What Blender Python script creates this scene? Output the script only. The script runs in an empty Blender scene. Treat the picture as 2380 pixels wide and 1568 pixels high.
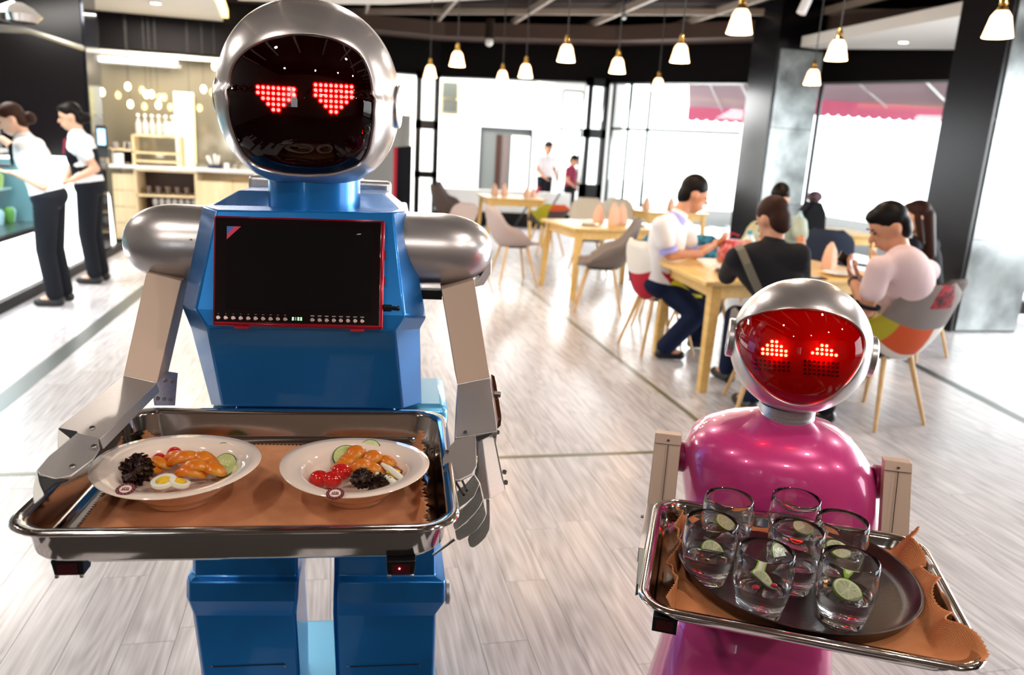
import bpy, bmesh, math, random
import numpy as np
from mathutils import Vector, Matrix
random.seed(7); rng = np.random.default_rng(7)
SC = bpy.context.scene; COL = SC.collection
# ------------------------------------------------------------------ camera, world, light
CAMZ = 1.5; FPX = 1790.0
R = np.array([[0.97479, 0.00098, 0.22311], [-0.21640, -0.24469, 0.94516], [0.05552, -0.96960, -0.23830]])
def _orth():
    global R
    u, s, v = np.linalg.svd(R); R = u @ v
_orth()
cam = bpy.data.objects.new('camera', bpy.data.cameras.new('camera')); COL.objects.link(cam); SC.camera = cam
Mx = Matrix(((R[0, 0], -R[0, 1], -R[0, 2], 0), (R[1, 0], -R[1, 1], -R[1, 2], 0), (R[2, 0], -R[2, 1], -R[2, 2], CAMZ), (0, 0, 0, 1)))
cam.matrix_world = Mx
cam.data.sensor_width = 36; cam.data.lens = 36 * FPX / 2380.0
cam.data.clip_start = 0.05; cam.data.clip_end = 200
cam.data.dof.use_dof = True; cam.data.dof.focus_distance = 1.38; cam.data.dof.aperture_fstop = 3.6
W = bpy.data.worlds.new('sky'); SC.world = W; W.use_nodes = True
bg = W.node_tree.nodes['Background']; bg.inputs[0].default_value = (0.93, 0.97, 1.0, 1); bg.inputs[1].default_value = 3.0
SC.view_settings.view_transform = 'Standard'; SC.view_settings.look = 'None'; SC.view_settings.gamma = 1.0
SC.view_settings.exposure = 0.9
try: SC.view_settings.use_curve_mapping = False
except Exception: pass
SC.cycles.max_bounces = 28; SC.cycles.transparent_max_bounces = 24; SC.cycles.transmission_bounces = 28; SC.cycles.diffuse_bounces = 4; SC.cycles.glossy_bounces = 8
SC.cycles.caustics_reflective = False; SC.cycles.sample_clamp_indirect = 6.0
try: SC.cycles.use_denoising = True
except Exception: pass
def lamp(name, kind, loc, energy, color=(1, 1, 1), size=1.0, size_y=None, aim=None, radius=0.03, spread=None):
    l = bpy.data.lights.new(name, kind); l.energy = energy; l.color = color
    if kind == 'AREA':
        l.size = size
        if size_y: l.shape = 'RECTANGLE'; l.size_y = size_y
        if spread: l.spread = spread
    elif kind == 'POINT': l.shadow_soft_size = radius
    o = bpy.data.objects.new(name, l); COL.objects.link(o); o.location = loc
    if aim is not None:
        o.rotation_euler = (Vector(aim) - Vector(loc)).to_track_quat('-Z', 'Y').to_euler()
    return o
sun = lamp('sun', 'SUN', (12, 2, 9), 3.0, (1, 0.97, 0.92), aim=(4.2, 3.2, 0)); sun.data.angle = 0.02
lamp('skylight_of_white_hall', 'AREA', (2.6, 17.2, 3.3), 340, size=3.4, size_y=2.6, aim=(2.6, 17.2, 0))
lamp('daylight_far_windows', 'AREA', (5.6, 13.6, 1.9), 160, size=3.0, size_y=1.8, aim=(3.5, 9.0, 0.6))
for k, (x, y, e) in enumerate(((-1.8, -1.2, 34), (0.1, -1.6, 34), (1.8, -1.2, 34), (-1.2, 0.7, 24), (1.4, 0.5, 24), (3.2, -0.6, 34), (-2.6, 3.0, 40), (3.6, 2.2, 40), (0.4, 4.2, 40), (2.6, 4.6, 30), (-0.8, 6.2, 40))):
    lamp('downlight', 'POINT', (x, y, 3.0), e, (1.0, 0.91, 0.82), radius=0.05)
lamp('daylight_right_window', 'AREA', (9.0, 4.2, 1.7), 260, (0.95, 0.98, 1.0), size=4.2, size_y=2.2, aim=(0, 3.2, 1.0))
lamp('counter_downlight', 'AREA', (-3.2, 7.6, 2.85), 60, (1.0, 0.95, 0.88), size=1.2, aim=(-2.6, 7.6, 0))
lamp('bar_downlight', 'AREA', (-2.2, 11.0, 2.8), 60, (1.0, 0.9, 0.75), size=1.0, aim=(-2.2, 11.3, 0))

# ------------------------------------------------------------------ pixel to world helpers
O0 = np.array([0, 0, CAMZ])
def ray(px, py): return R @ np.array([(px - 1190) / FPX, (py - 784) / FPX, 1.0])
def onp(px, py, n, d):
    v = ray(px, py); return O0 + v * (d / v.dot(n))
def at(px, py, y): return onp(px, py, np.array([0, 1.0, 0]), y)
def onz(px, py, z):
    v = ray(px, py); return O0 + v * ((z - CAMZ) / v[2])
def onx(px, py, x):
    v = ray(px, py); return O0 + v * (x / v[0])
def frame(deg):
    a = math.radians(deg); return np.array([math.cos(a), math.sin(a), 0]), np.array([-math.sin(a), math.cos(a), 0])
V = lambda *a: np.array(a, float)
def unit(v): return v / (np.linalg.norm(v) + 1e-12)

# ------------------------------------------------------------------ materials
MATS = {}
def mat(name, col=(0.5, 0.5, 0.5), rough=0.5, metal=0.0, coat=0.0, emit=None, es=0.0, trans=0.0, ior=1.45, noise=0.0, nscale=20.0, bump=0.0, bscale=60.0, col2=None, spec=None, sheen=0.0, alpha=1.0):
    m = bpy.data.materials.new(name); m.use_nodes = True; nt = m.node_tree; b = nt.nodes['Principled BSDF']
    b.inputs['Base Color'].default_value = (*col, 1); b.inputs['Roughness'].default_value = rough; b.inputs['Metallic'].default_value = metal
    b.inputs['Coat Weight'].default_value = coat; b.inputs['Coat Roughness'].default_value = 0.04
    b.inputs['Transmission Weight'].default_value = trans; b.inputs['IOR'].default_value = ior
    b.inputs['Sheen Weight'].default_value = sheen; b.inputs['Alpha'].default_value = alpha
    if spec is not None: b.inputs['Specular IOR Level'].default_value = spec
    if emit: b.inputs['Emission Color'].default_value = (*emit, 1); b.inputs['Emission Strength'].default_value = es
    if noise or bump:
        tc = nt.nodes.new('ShaderNodeTexCoord')
    if noise or col2:
        n = nt.nodes.new('ShaderNodeTexNoise'); n.inputs['Scale'].default_value = nscale; n.inputs['Detail'].default_value = 4
        if not (noise or bump): tc = nt.nodes.new('ShaderNodeTexCoord')
        nt.links.new(tc.outputs['Object'], n.inputs['Vector'])
        r = nt.nodes.new('ShaderNodeMix'); r.data_type = 'RGBA'
        c2 = col2 or tuple(c * (1 - noise) for c in col)
        r.inputs['A'].default_value = (*col, 1); r.inputs['B'].default_value = (*c2, 1)
        rp = nt.nodes.new('ShaderNodeMapRange'); rp.inputs['From Min'].default_value = 0.4; rp.inputs['From Max'].default_value = 0.65
        nt.links.new(n.outputs['Fac'], rp.inputs['Value']); nt.links.new(rp.outputs['Result'], r.inputs['Factor'])
        nt.links.new(r.outputs['Result'], b.inputs['Base Color'])
    if bump:
        n2 = nt.nodes.new('ShaderNodeTexNoise'); n2.inputs['Scale'].default_value = bscale; n2.inputs['Detail'].default_value = 3
        nt.links.new(tc.outputs['Object'], n2.inputs['Vector'])
        bp = nt.nodes.new('ShaderNodeBump'); bp.inputs['Strength'].default_value = bump; bp.inputs['Distance'].default_value = 0.01
        nt.links.new(n2.outputs['Fac'], bp.inputs['Height']); nt.links.new(bp.outputs['Normal'], b.inputs['Normal'])
    MATS[name] = m; return m
def wood(name, c1, c2, scale=8.0, axis=2, rough=0.45):
    m = mat(name, c1, rough); nt = m.node_tree; b = nt.nodes['Principled BSDF']
    tc = nt.nodes.new('ShaderNodeTexCoord'); mp = nt.nodes.new('ShaderNodeMapping'); s = [scale, scale, scale]; s[axis] = scale * 0.12
    mp.inputs['Scale'].default_value = s; n = nt.nodes.new('ShaderNodeTexNoise'); n.inputs['Scale'].default_value = 3; n.inputs['Detail'].default_value = 6; n.inputs['Distortion'].default_value = 0.6
    cr = nt.nodes.new('ShaderNodeValToRGB'); cr.color_ramp.elements[0].position = 0.35; cr.color_ramp.elements[1].position = 0.7
    cr.color_ramp.elements[0].color = (*c1, 1); cr.color_ramp.elements[1].color = (*c2, 1)
    nt.links.new(tc.outputs['Object'], mp.inputs['Vector']); nt.links.new(mp.outputs['Vector'], n.inputs['Vector'])
    nt.links.new(n.outputs['Fac'], cr.inputs['Fac']); nt.links.new(cr.outputs['Color'], b.inputs['Base Color'])
    return m
def paint_flake(name, col, rough=0.32, metal=0.7, coat=0.6):
    m = mat(name, col, rough, metal, coat); nt = m.node_tree; b = nt.nodes['Principled BSDF']
    tc = nt.nodes.new('ShaderNodeTexCoord'); n = nt.nodes.new('ShaderNodeTexNoise'); n.inputs['Scale'].default_value = 900
    bp = nt.nodes.new('ShaderNodeBump'); bp.inputs['Strength'].default_value = 0.12; bp.inputs['Distance'].default_value = 0.001
    nt.links.new(tc.outputs['Object'], n.inputs['Vector']); nt.links.new(n.outputs['Fac'], bp.inputs['Height']); nt.links.new(bp.outputs['Normal'], b.inputs['Normal'])
    return m
def tinted(name, col, gloss=0.02, ior=1.5):
    """see-through tinted acrylic: a coloured transparent layer under a clear reflection"""
    m = bpy.data.materials.new(name); m.use_nodes = True; nt = m.node_tree; nt.nodes.clear()
    o = nt.nodes.new('ShaderNodeOutputMaterial'); t = nt.nodes.new('ShaderNodeBsdfTransparent'); t.inputs[0].default_value = (*col, 1)
    g = nt.nodes.new('ShaderNodeBsdfGlossy'); g.inputs['Roughness'].default_value = gloss
    f = nt.nodes.new('ShaderNodeFresnel'); f.inputs[0].default_value = ior; mx = nt.nodes.new('ShaderNodeMixShader')
    ge = nt.nodes.new('ShaderNodeNewGeometry'); mm = nt.nodes.new('ShaderNodeMath'); mm.operation = 'SUBTRACT'; mm.use_clamp = True; nt.links.new(f.outputs[0], mm.inputs[0]); nt.links.new(ge.outputs['Backfacing'], mm.inputs[1])
    nt.links.new(mm.outputs[0], mx.inputs[0]); nt.links.new(t.outputs[0], mx.inputs[1]); nt.links.new(g.outputs[0], mx.inputs[2]); nt.links.new(mx.outputs[0], o.inputs[0])
    MATS[name] = m; return m
def sheer(name, col):
    m = bpy.data.materials.new(name); m.use_nodes = True; nt = m.node_tree; nt.nodes.clear(); o = nt.nodes.new('ShaderNodeOutputMaterial')
    d = nt.nodes.new('ShaderNodeBsdfDiffuse'); t = nt.nodes.new('ShaderNodeBsdfTranslucent'); d.inputs[0].default_value = t.inputs[0].default_value = (*col, 1); mx = nt.nodes.new('ShaderNodeMixShader'); mx.inputs[0].default_value = 0.6
    nt.links.new(d.outputs[0], mx.inputs[1]); nt.links.new(t.outputs[0], mx.inputs[2]); nt.links.new(mx.outputs[0], o.inputs[0]); MATS[name] = m; return m
def fabric_weave(name, c1, c2, scale=420, bump=0.5, rough=0.85):
    m = mat(name, c1, rough); nt = m.node_tree; b = nt.nodes['Principled BSDF']; tc = nt.nodes.new('ShaderNodeTexCoord')
    hs = []
    for ax in ('X', 'Y'):
        w = nt.nodes.new('ShaderNodeTexWave'); w.bands_direction = ax; w.inputs['Scale'].default_value = scale / 6.283; w.inputs['Distortion'].default_value = 3.0
        w.inputs['Detail'].default_value = 2; w.inputs['Detail Scale'].default_value = 0.6
        nt.links.new(tc.outputs['Object'], w.inputs['Vector']); hs.append(w)
    mu = nt.nodes.new('ShaderNodeMath'); mu.operation = 'ADD'; nt.links.new(hs[0].outputs['Fac'], mu.inputs[0]); nt.links.new(hs[1].outputs['Fac'], mu.inputs[1])
    n = nt.nodes.new('ShaderNodeTexNoise'); n.inputs['Scale'].default_value = 25; n.inputs['Detail'].default_value = 5; nt.links.new(tc.outputs['Object'], n.inputs['Vector'])
    m3 = nt.nodes.new('ShaderNodeMath'); m3.operation = 'MULTIPLY_ADD'; m3.inputs[1].default_value = 0.3; nt.links.new(mu.outputs[0], m3.inputs[0]); nt.links.new(n.outputs['Fac'], m3.inputs[2])
    r = nt.nodes.new('ShaderNodeMix'); r.data_type = 'RGBA'; r.inputs['A'].default_value = (*c2, 1); r.inputs['B'].default_value = (*c1, 1)
    mr = nt.nodes.new('ShaderNodeMapRange'); mr.inputs['From Min'].default_value = 0.45; mr.inputs['From Max'].default_value = 1.1
    nt.links.new(m3.outputs[0], mr.inputs['Value']); nt.links.new(mr.outputs['Result'], r.inputs['Factor']); nt.links.new(r.outputs['Result'], b.inputs['Base Color'])
    bp = nt.nodes.new('ShaderNodeBump'); bp.inputs['Strength'].default_value = bump; bp.inputs['Distance'].default_value = 0.002
    nt.links.new(mu.outputs[0], bp.inputs['Height']); nt.links.new(bp.outputs['Normal'], b.inputs['Normal'])
    return m

M = dict(
 blue=paint_flake('blue_paint', (0.008, 0.18, 0.54), 0.30, 0.5, 0.4), silver=paint_flake('silver_paint', (0.58, 0.55, 0.55), 0.30, 0.8, 0.7),
 alu=mat('grey_aluminium', (0.5, 0.47, 0.46), 0.42, 0.75, noise=0.05, nscale=300), alu2=mat('brushed_plate', (0.62, 0.62, 0.63), 0.38, 0.85, noise=0.12, nscale=140),
 beige=mat('warm_lit_beige', (0.50, 0.37, 0.29), 0.5, 0.3), steel=mat('stainless_steel', (0.72, 0.68, 0.64), 0.10, 1.0, bump=0.012, bscale=25),
 screw=mat('screw_steel', (0.35, 0.34, 0.33), 0.3, 1.0), black=mat('black_plastic', (0.008, 0.008, 0.009), 0.3), dark=mat('dark_cavity', (0.01, 0.01, 0.012), 0.7),
 visor1=tinted('smoked_red_visor', (0.20, 0.018, 0.018), 0.015), visor2=tinted('clear_red_visor', (0.88, 0.055, 0.03), 0.015),
 face1=mat('visor_backing', (0.10, 0.02, 0.02), 0.7), face2=mat('red_visor_backing', (0.50, 0.012, 0.012), 0.7),
 led1=mat('lit_led', (1, 0.8, 0.6), 0.4, emit=(1.0, 0.75, 0.65), es=26.0), ledhalo1=mat('led_halo_glow', (0.3, 0.02, 0.02), 0.6, emit=(1.0, 0.01, 0.015), es=2.6),
 led2=mat('lit_amber_led', (1, 0.8, 0.4), 0.4, emit=(1.0, 0.95, 0.55), es=26.0), ledhalo2=mat('red_led_halo_glow', (0.4, 0.02, 0.02), 0.6, emit=(1.0, 0.02, 0.01), es=0.55),
 ledoff=mat('unlit_led', (0.09, 0.02, 0.02), 0.4), screen=mat('dark_screen', (0.004, 0.004, 0.005), 0.06, coat=0.5), redframe=mat('red_anodised', (0.35, 0.004, 0.02), 0.22, 0.6, 0.5),
 bezel=mat('black_bezel', (0.004, 0.002, 0.003), 0.12, coat=0.6), button=mat('silver_button', (0.6, 0.45, 0.42), 0.25, 1.0), mark=mat('dim_white_print', (0.35, 0.3, 0.32), 0.6),
 ledgreen=mat('green_segments', (0.1, 0.5, 0.2), 0.4, emit=(0.4, 1.0, 0.45), es=0.7), stickblue=mat('sticker_blue', (0.03, 0.09, 0.35), 0.4), stickred=mat('sticker_red', (0.5, 0.01, 0.06), 0.4),
 pink=mat('pink_gloss', (0.68, 0.05, 0.26), 0.28, 0.15, 1.0), ceramic=mat('white_ceramic', (0.84, 0.70, 0.60), 0.12, coat=0.8), crest=mat('maroon_crest', (0.14, 0.015, 0.03), 0.4),
 linen=fabric_weave('rust_linen', (0.74, 0.34, 0.17), (0.56, 0.22, 0.09), 1050, 0.35), linen2=fabric_weave('orange_linen', (0.70, 0.29, 0.12), (0.54, 0.18, 0.06), 1050, 0.35),
 cuke=mat('cucumber_flesh', (0.52, 0.58, 0.25), 0.35, col2=(0.36, 0.44, 0.12), nscale=60), cukeskin=mat('cucumber_skin', (0.012, 0.05, 0.012), 0.3), seed=mat('cucumber_seed', (0.62, 0.62, 0.35), 0.35),
 tomato=mat('tomato_skin', (0.50, 0.010, 0.006), 0.15, coat=0.5), tomin=mat('tomato_flesh', (0.55, 0.03, 0.015), 0.2, col2=(0.4, 0.012, 0.008), nscale=90), peach=mat('peach_flesh', (0.66, 0.13, 0.004), 0.3, coat=0.15, col2=(0.60, 0.26, 0.02), nscale=28, bump=0.12, bscale=60),
 lettuce=mat('dark_lettuce', (0.03, 0.012, 0.014), 0.35, col2=(0.06, 0.03, 0.012), nscale=60), eggw=mat('egg_white', (0.85, 0.83, 0.72), 0.25), yolk=mat('egg_yolk', (0.88, 0.55, 0.02), 0.6, bump=0.6, bscale=160),
 glass=mat('clear_glass', (1, 1, 1), 0.0, trans=1.0, ior=1.47), water=mat('water', (0.97, 0.98, 1.0), 0.0, trans=1.0, ior=1.33), lime=mat('lime_rind', (0.22, 0.42, 0.01), 0.3, coat=0.5), limein=mat('lime_flesh', (0.62, 0.66, 0.38), 0.3, col2=(0.45, 0.5, 0.25), nscale=120), pith=mat('lime_pith', (0.75, 0.76, 0.55), 0.5),
 led_reflection=mat('red_led_reflection', (0.7, 0.01, 0.05), 0.2, coat=0.6), roundtray=mat('brown_nonslip_tray', (0.022, 0.011, 0.010), 0.34, bump=0.08, bscale=300),
 pine=wood('pale_pine', (0.70, 0.43, 0.12), (0.78, 0.55, 0.22), 9, 1), beech=wood('beech_leg', (0.62, 0.36, 0.14), (0.74, 0.50, 0.24), 12, 2), barwood=wood('bar_birch', (0.72, 0.56, 0.32), (0.80, 0.67, 0.44), 5, 2),
 greyfab=mat('grey_upholstery', (0.22, 0.19, 0.18), 0.9, bump=0.3, bscale=200), palefab=mat('pale_upholstery', (0.50, 0.42, 0.41), 0.9, bump=0.3, bscale=200), brownfab=mat('dark_brown_upholstery', (0.085, 0.06, 0.055), 0.85, bump=0.3, bscale=200), creamfab=mat('cream_upholstery', (0.62, 0.58, 0.50), 0.9),
 redfab=mat('red_fabric', (0.42, 0.008, 0.03), 0.8), orangefab=mat('orange_fabric', (0.60, 0.09, 0.02), 0.8), olivefab=mat('olive_fabric', (0.42, 0.38, 0.02), 0.8), navyfab=mat('navy_fabric', (0.02, 0.03, 0.06), 0.85), bluefab=mat('blue_dotted_fabric', (0.04, 0.28, 0.45), 0.8, col2=(0.01, 0.03, 0.05), nscale=26), whitefab=mat('white_fabric', (0.72, 0.70, 0.66), 0.85), yellowfab=mat('yellow_fabric', (0.75, 0.68, 0.03), 0.8), redblack=mat('red_black_print', (0.40, 0.008, 0.02), 0.8, col2=(0.02, 0.005, 0.006), nscale=28),
 blackwall=mat('black_lacquer', (0.005, 0.004, 0.005), 0.22, spec=0.30), polished=mat('polished_grey_panel', (0.26, 0.28, 0.28), 0.2, 0.5, noise=0.6, nscale=2.5), brownceil=mat('brown_ceiling', (0.026, 0.015, 0.011), 0.8, spec=0.1, noise=0.2, nscale=3), beam=mat('taupe_beam', (0.36, 0.29, 0.235), 0.6), whiteceil=mat('white_ceiling', (0.80, 0.78, 0.74), 0.75),
 cove=mat('warm_cove_strip', (1, 0.8, 0.4), 0.5, emit=(1.0, 0.70, 0.26), es=1.6), whitewall=mat('white_wall', (0.85, 0.85, 0.82), 0.7), frosted=mat('frosted_pane_glow', (0.9, 0.93, 0.92), 0.5, emit=(0.93, 1.0, 0.98), es=1.3), counterlit=mat('backlit_white_panel', (0.9, 0.9, 0.9), 0.2, emit=(0.97, 1.0, 0.99), es=1.7),  # frosted: emission stands in for daylight behind the panes
 countertop=mat('white_worktop', (0.75, 0.75, 0.76), 0.15, coat=0.5), mirror=mat('taupe_mirror_wall', (0.32, 0.29, 0.22), 0.07, 0.55), coolglass=tinted('display_glass', (0.80, 0.93, 0.95), 0.02, 1.08), darkmetal=mat('dark_steel', (0.05, 0.055, 0.06), 0.3, 0.6),
 mirrorlite=mat('pale_lit_glass', (0.8, 0.8, 0.8), 0.2), kick=mat('black_plinth', (0.012, 0.01, 0.011), 0.4, spec=0.12), inlay=mat('olive_inlay_strip', (0.13, 0.125, 0.06), 0.3), inlay2=mat('dark_grey_inlay', (0.055, 0.065, 0.062), 0.35), joint_and_base=mat('plank_joint_and_dark_base', (0.035, 0.03, 0.028), 0.7),
 brass=mat('brass', (0.65, 0.42, 0.12), 0.25, 1.0), bulb=mat('lit_bulb', (1, 0.8, 0.5), 0.5, emit=(1.0, 0.66, 0.30), es=26.0), shade=mat('lit_amber_shade', (0.9, 0.65, 0.45), 0.3, emit=(1.0, 0.66, 0.42), es=1.3, alpha=0.75), cord=mat('black_cord', (0.01, 0.01, 0.01), 0.6),
 skin=mat('skin', (0.56, 0.27, 0.16), 0.5), skin2=mat('fair_skin', (0.66, 0.38, 0.26), 0.5), hair=mat('black_hair', (0.006, 0.005, 0.005), 0.45, spec=0.12), hair2=mat('dark_brown_hair', (0.03, 0.012, 0.008), 0.5, spec=0.12), white=mat('white_cotton', (0.80, 0.79, 0.80), 0.85, bump=0.2, bscale=30), blackcloth=mat('black_cloth', (0.009, 0.010, 0.014), 0.8, spec=0.12), navy=mat('navy_cloth', (0.010, 0.016, 0.045), 0.8, spec=0.12), charcoal=mat('charcoal_jacket', (0.018, 0.018, 0.022), 0.7, spec=0.12), lilac=mat('lilac_trim', (0.35, 0.36, 0.78), 0.8), pinkwhite=mat('pale_pink_cotton', (0.72, 0.56, 0.58), 0.85, bump=0.2, bscale=25), sage=mat('sage_cotton', (0.42, 0.52, 0.45), 0.85), maroon=mat('maroon_cloth', (0.22, 0.01, 0.04), 0.8), strap=mat('olive_strap', (0.12, 0.11, 0.08), 0.7), eye=mat('eye_dark', (0.01, 0.008, 0.008), 0.2), lip=mat('lip', (0.42, 0.12, 0.10), 0.5), shoe=mat('black_shoe', (0.008, 0.008, 0.009), 0.3), khaki=mat('pale_khaki', (0.55, 0.52, 0.45), 0.8),
 napkin=mat('peach_napkin', (0.78, 0.50, 0.38), 0.85), plate=mat('white_plate', (0.85, 0.84, 0.82), 0.15, coat=0.5), teal=mat('pale_teal_plastic', (0.55, 0.75, 0.80), 0.3), awning=sheer('pink_awning', (0.88, 0.36, 0.50)), awningtop=sheer('pale_pink_awning', (0.98, 0.80, 0.86)), ground=mat('pale_pavement', (0.75, 0.75, 0.72), 0.9, noise=0.1, nscale=3), leaf=mat('pale_leaves', (0.30, 0.50, 0.10), 0.7, noise=0.4, nscale=9), metalwhite=mat('white_tube', (0.8, 0.8, 0.82), 0.3),
 lightdisc=mat('lit_downlight', (1, 1, 1), 0.4, emit=(1.0, 0.96, 0.88), es=9.0), posscreen=mat('lit_blue_screen', (0.2, 0.5, 0.9), 0.3, emit=(0.35, 0.65, 1.0), es=1.3), redsensor=mat('sensor_window', (0.05, 0.004, 0.006), 0.08, coat=0.6), reddot=mat('red_pilot', (1, 0.1, 0.1), 0.4, emit=(1, 0.05, 0.08), es=14.0), copperlit=mat('copper_mirror_plate', (0.55, 0.25, 0.16), 0.15, 1.0), stripglow=mat('white_tube_light', (1, 1, 1), 0.4, emit=(1, 1, 1), es=2.2),
)
# plank material : contour lines of a stretched noise make the cathedral grain
def plank_mat():
    m = mat('pale_grey_laminate', (0.5, 0.48, 0.48), 0.25); nt = m.node_tree; b = nt.nodes['Principled BSDF']; N = nt.nodes.new; L = nt.links.new
    g = N('ShaderNodeNewGeometry'); oi = N('ShaderNodeObjectInfo'); ad = N('ShaderNodeMath'); ad.operation = 'ADD'; L(g.outputs['Random Per Island'], ad.inputs[0]); L(oi.outputs['Random'], ad.inputs[1])
    mul = N('ShaderNodeMath'); mul.operation = 'MULTIPLY'; mul.inputs[1].default_value = 37.0; L(ad.outputs[0], mul.inputs[0])
    cx = N('ShaderNodeCombineXYZ'); L(mul.outputs[0], cx.inputs['X']); L(mul.outputs[0], cx.inputs['Y']); L(mul.outputs[0], cx.inputs['Z'])
    va = N('ShaderNodeVectorMath'); va.operation = 'ADD'; L(g.outputs['Position'], va.inputs[0]); L(cx.outputs[0], va.inputs[1])
    mp = N('ShaderNodeMapping'); mp.inputs['Scale'].default_value = (9.0, 1.5, 1.0); L(va.outputs[0], mp.inputs['Vector'])
    n = N('ShaderNodeTexNoise'); n.inputs['Scale'].default_value = 1.0; n.inputs['Detail'].default_value = 0.8; n.inputs['Roughness'].default_value = 0.35; L(mp.outputs[0], n.inputs['Vector'])
    s = N('ShaderNodeMath'); s.operation = 'MULTIPLY'; s.inputs[1].default_value = 46.0; L(n.outputs['Fac'], s.inputs[0])
    si = N('ShaderNodeMath'); si.operation = 'SINE'; L(s.outputs[0], si.inputs[0])
    mp2 = N('ShaderNodeMapping'); mp2.inputs['Scale'].default_value = (90.0, 3.0, 1.0); L(va.outputs[0], mp2.inputs['Vector'])
    n2 = N('ShaderNodeTexNoise'); n2.inputs['Scale'].default_value = 1.0; n2.inputs['Detail'].default_value = 5; L(mp2.outputs[0], n2.inputs['Vector'])
    n3 = N('ShaderNodeTexNoise'); n3.inputs['Scale'].default_value = 0.9; L(mp.outputs[0], n3.inputs['Vector'])
    a1 = N('ShaderNodeMath'); a1.operation = 'MULTIPLY_ADD'; a1.inputs[1].default_value = 0.085; L(si.outputs[0], a1.inputs[0]); L(n2.outputs['Fac'], a1.inputs[2])
    a2 = N('ShaderNodeMath'); a2.operation = 'MULTIPLY_ADD'; a2.inputs[1].default_value = 0.12; L(oi.outputs['Random'], a2.inputs[0]); L(a1.outputs[0], a2.inputs[2])
    cr = N('ShaderNodeValToRGB'); e = cr.color_ramp.elements; e[0].position = 0.22; e[0].color = (0.35, 0.325, 0.34, 1); e[1].position = 0.80; e[1].color = (0.66, 0.645, 0.67, 1)
    L(a2.outputs[0], cr.inputs['Fac']); L(cr.outputs['Color'], b.inputs['Base Color'])
    bp = N('ShaderNodeBump'); bp.inputs['Strength'].default_value = 0.10; bp.inputs['Distance'].default_value = 0.002; L(a1.outputs[0], bp.inputs['Height']); L(bp.outputs['Normal'], b.inputs['Normal'])
    return m
M['plank'] = plank_mat()

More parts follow.
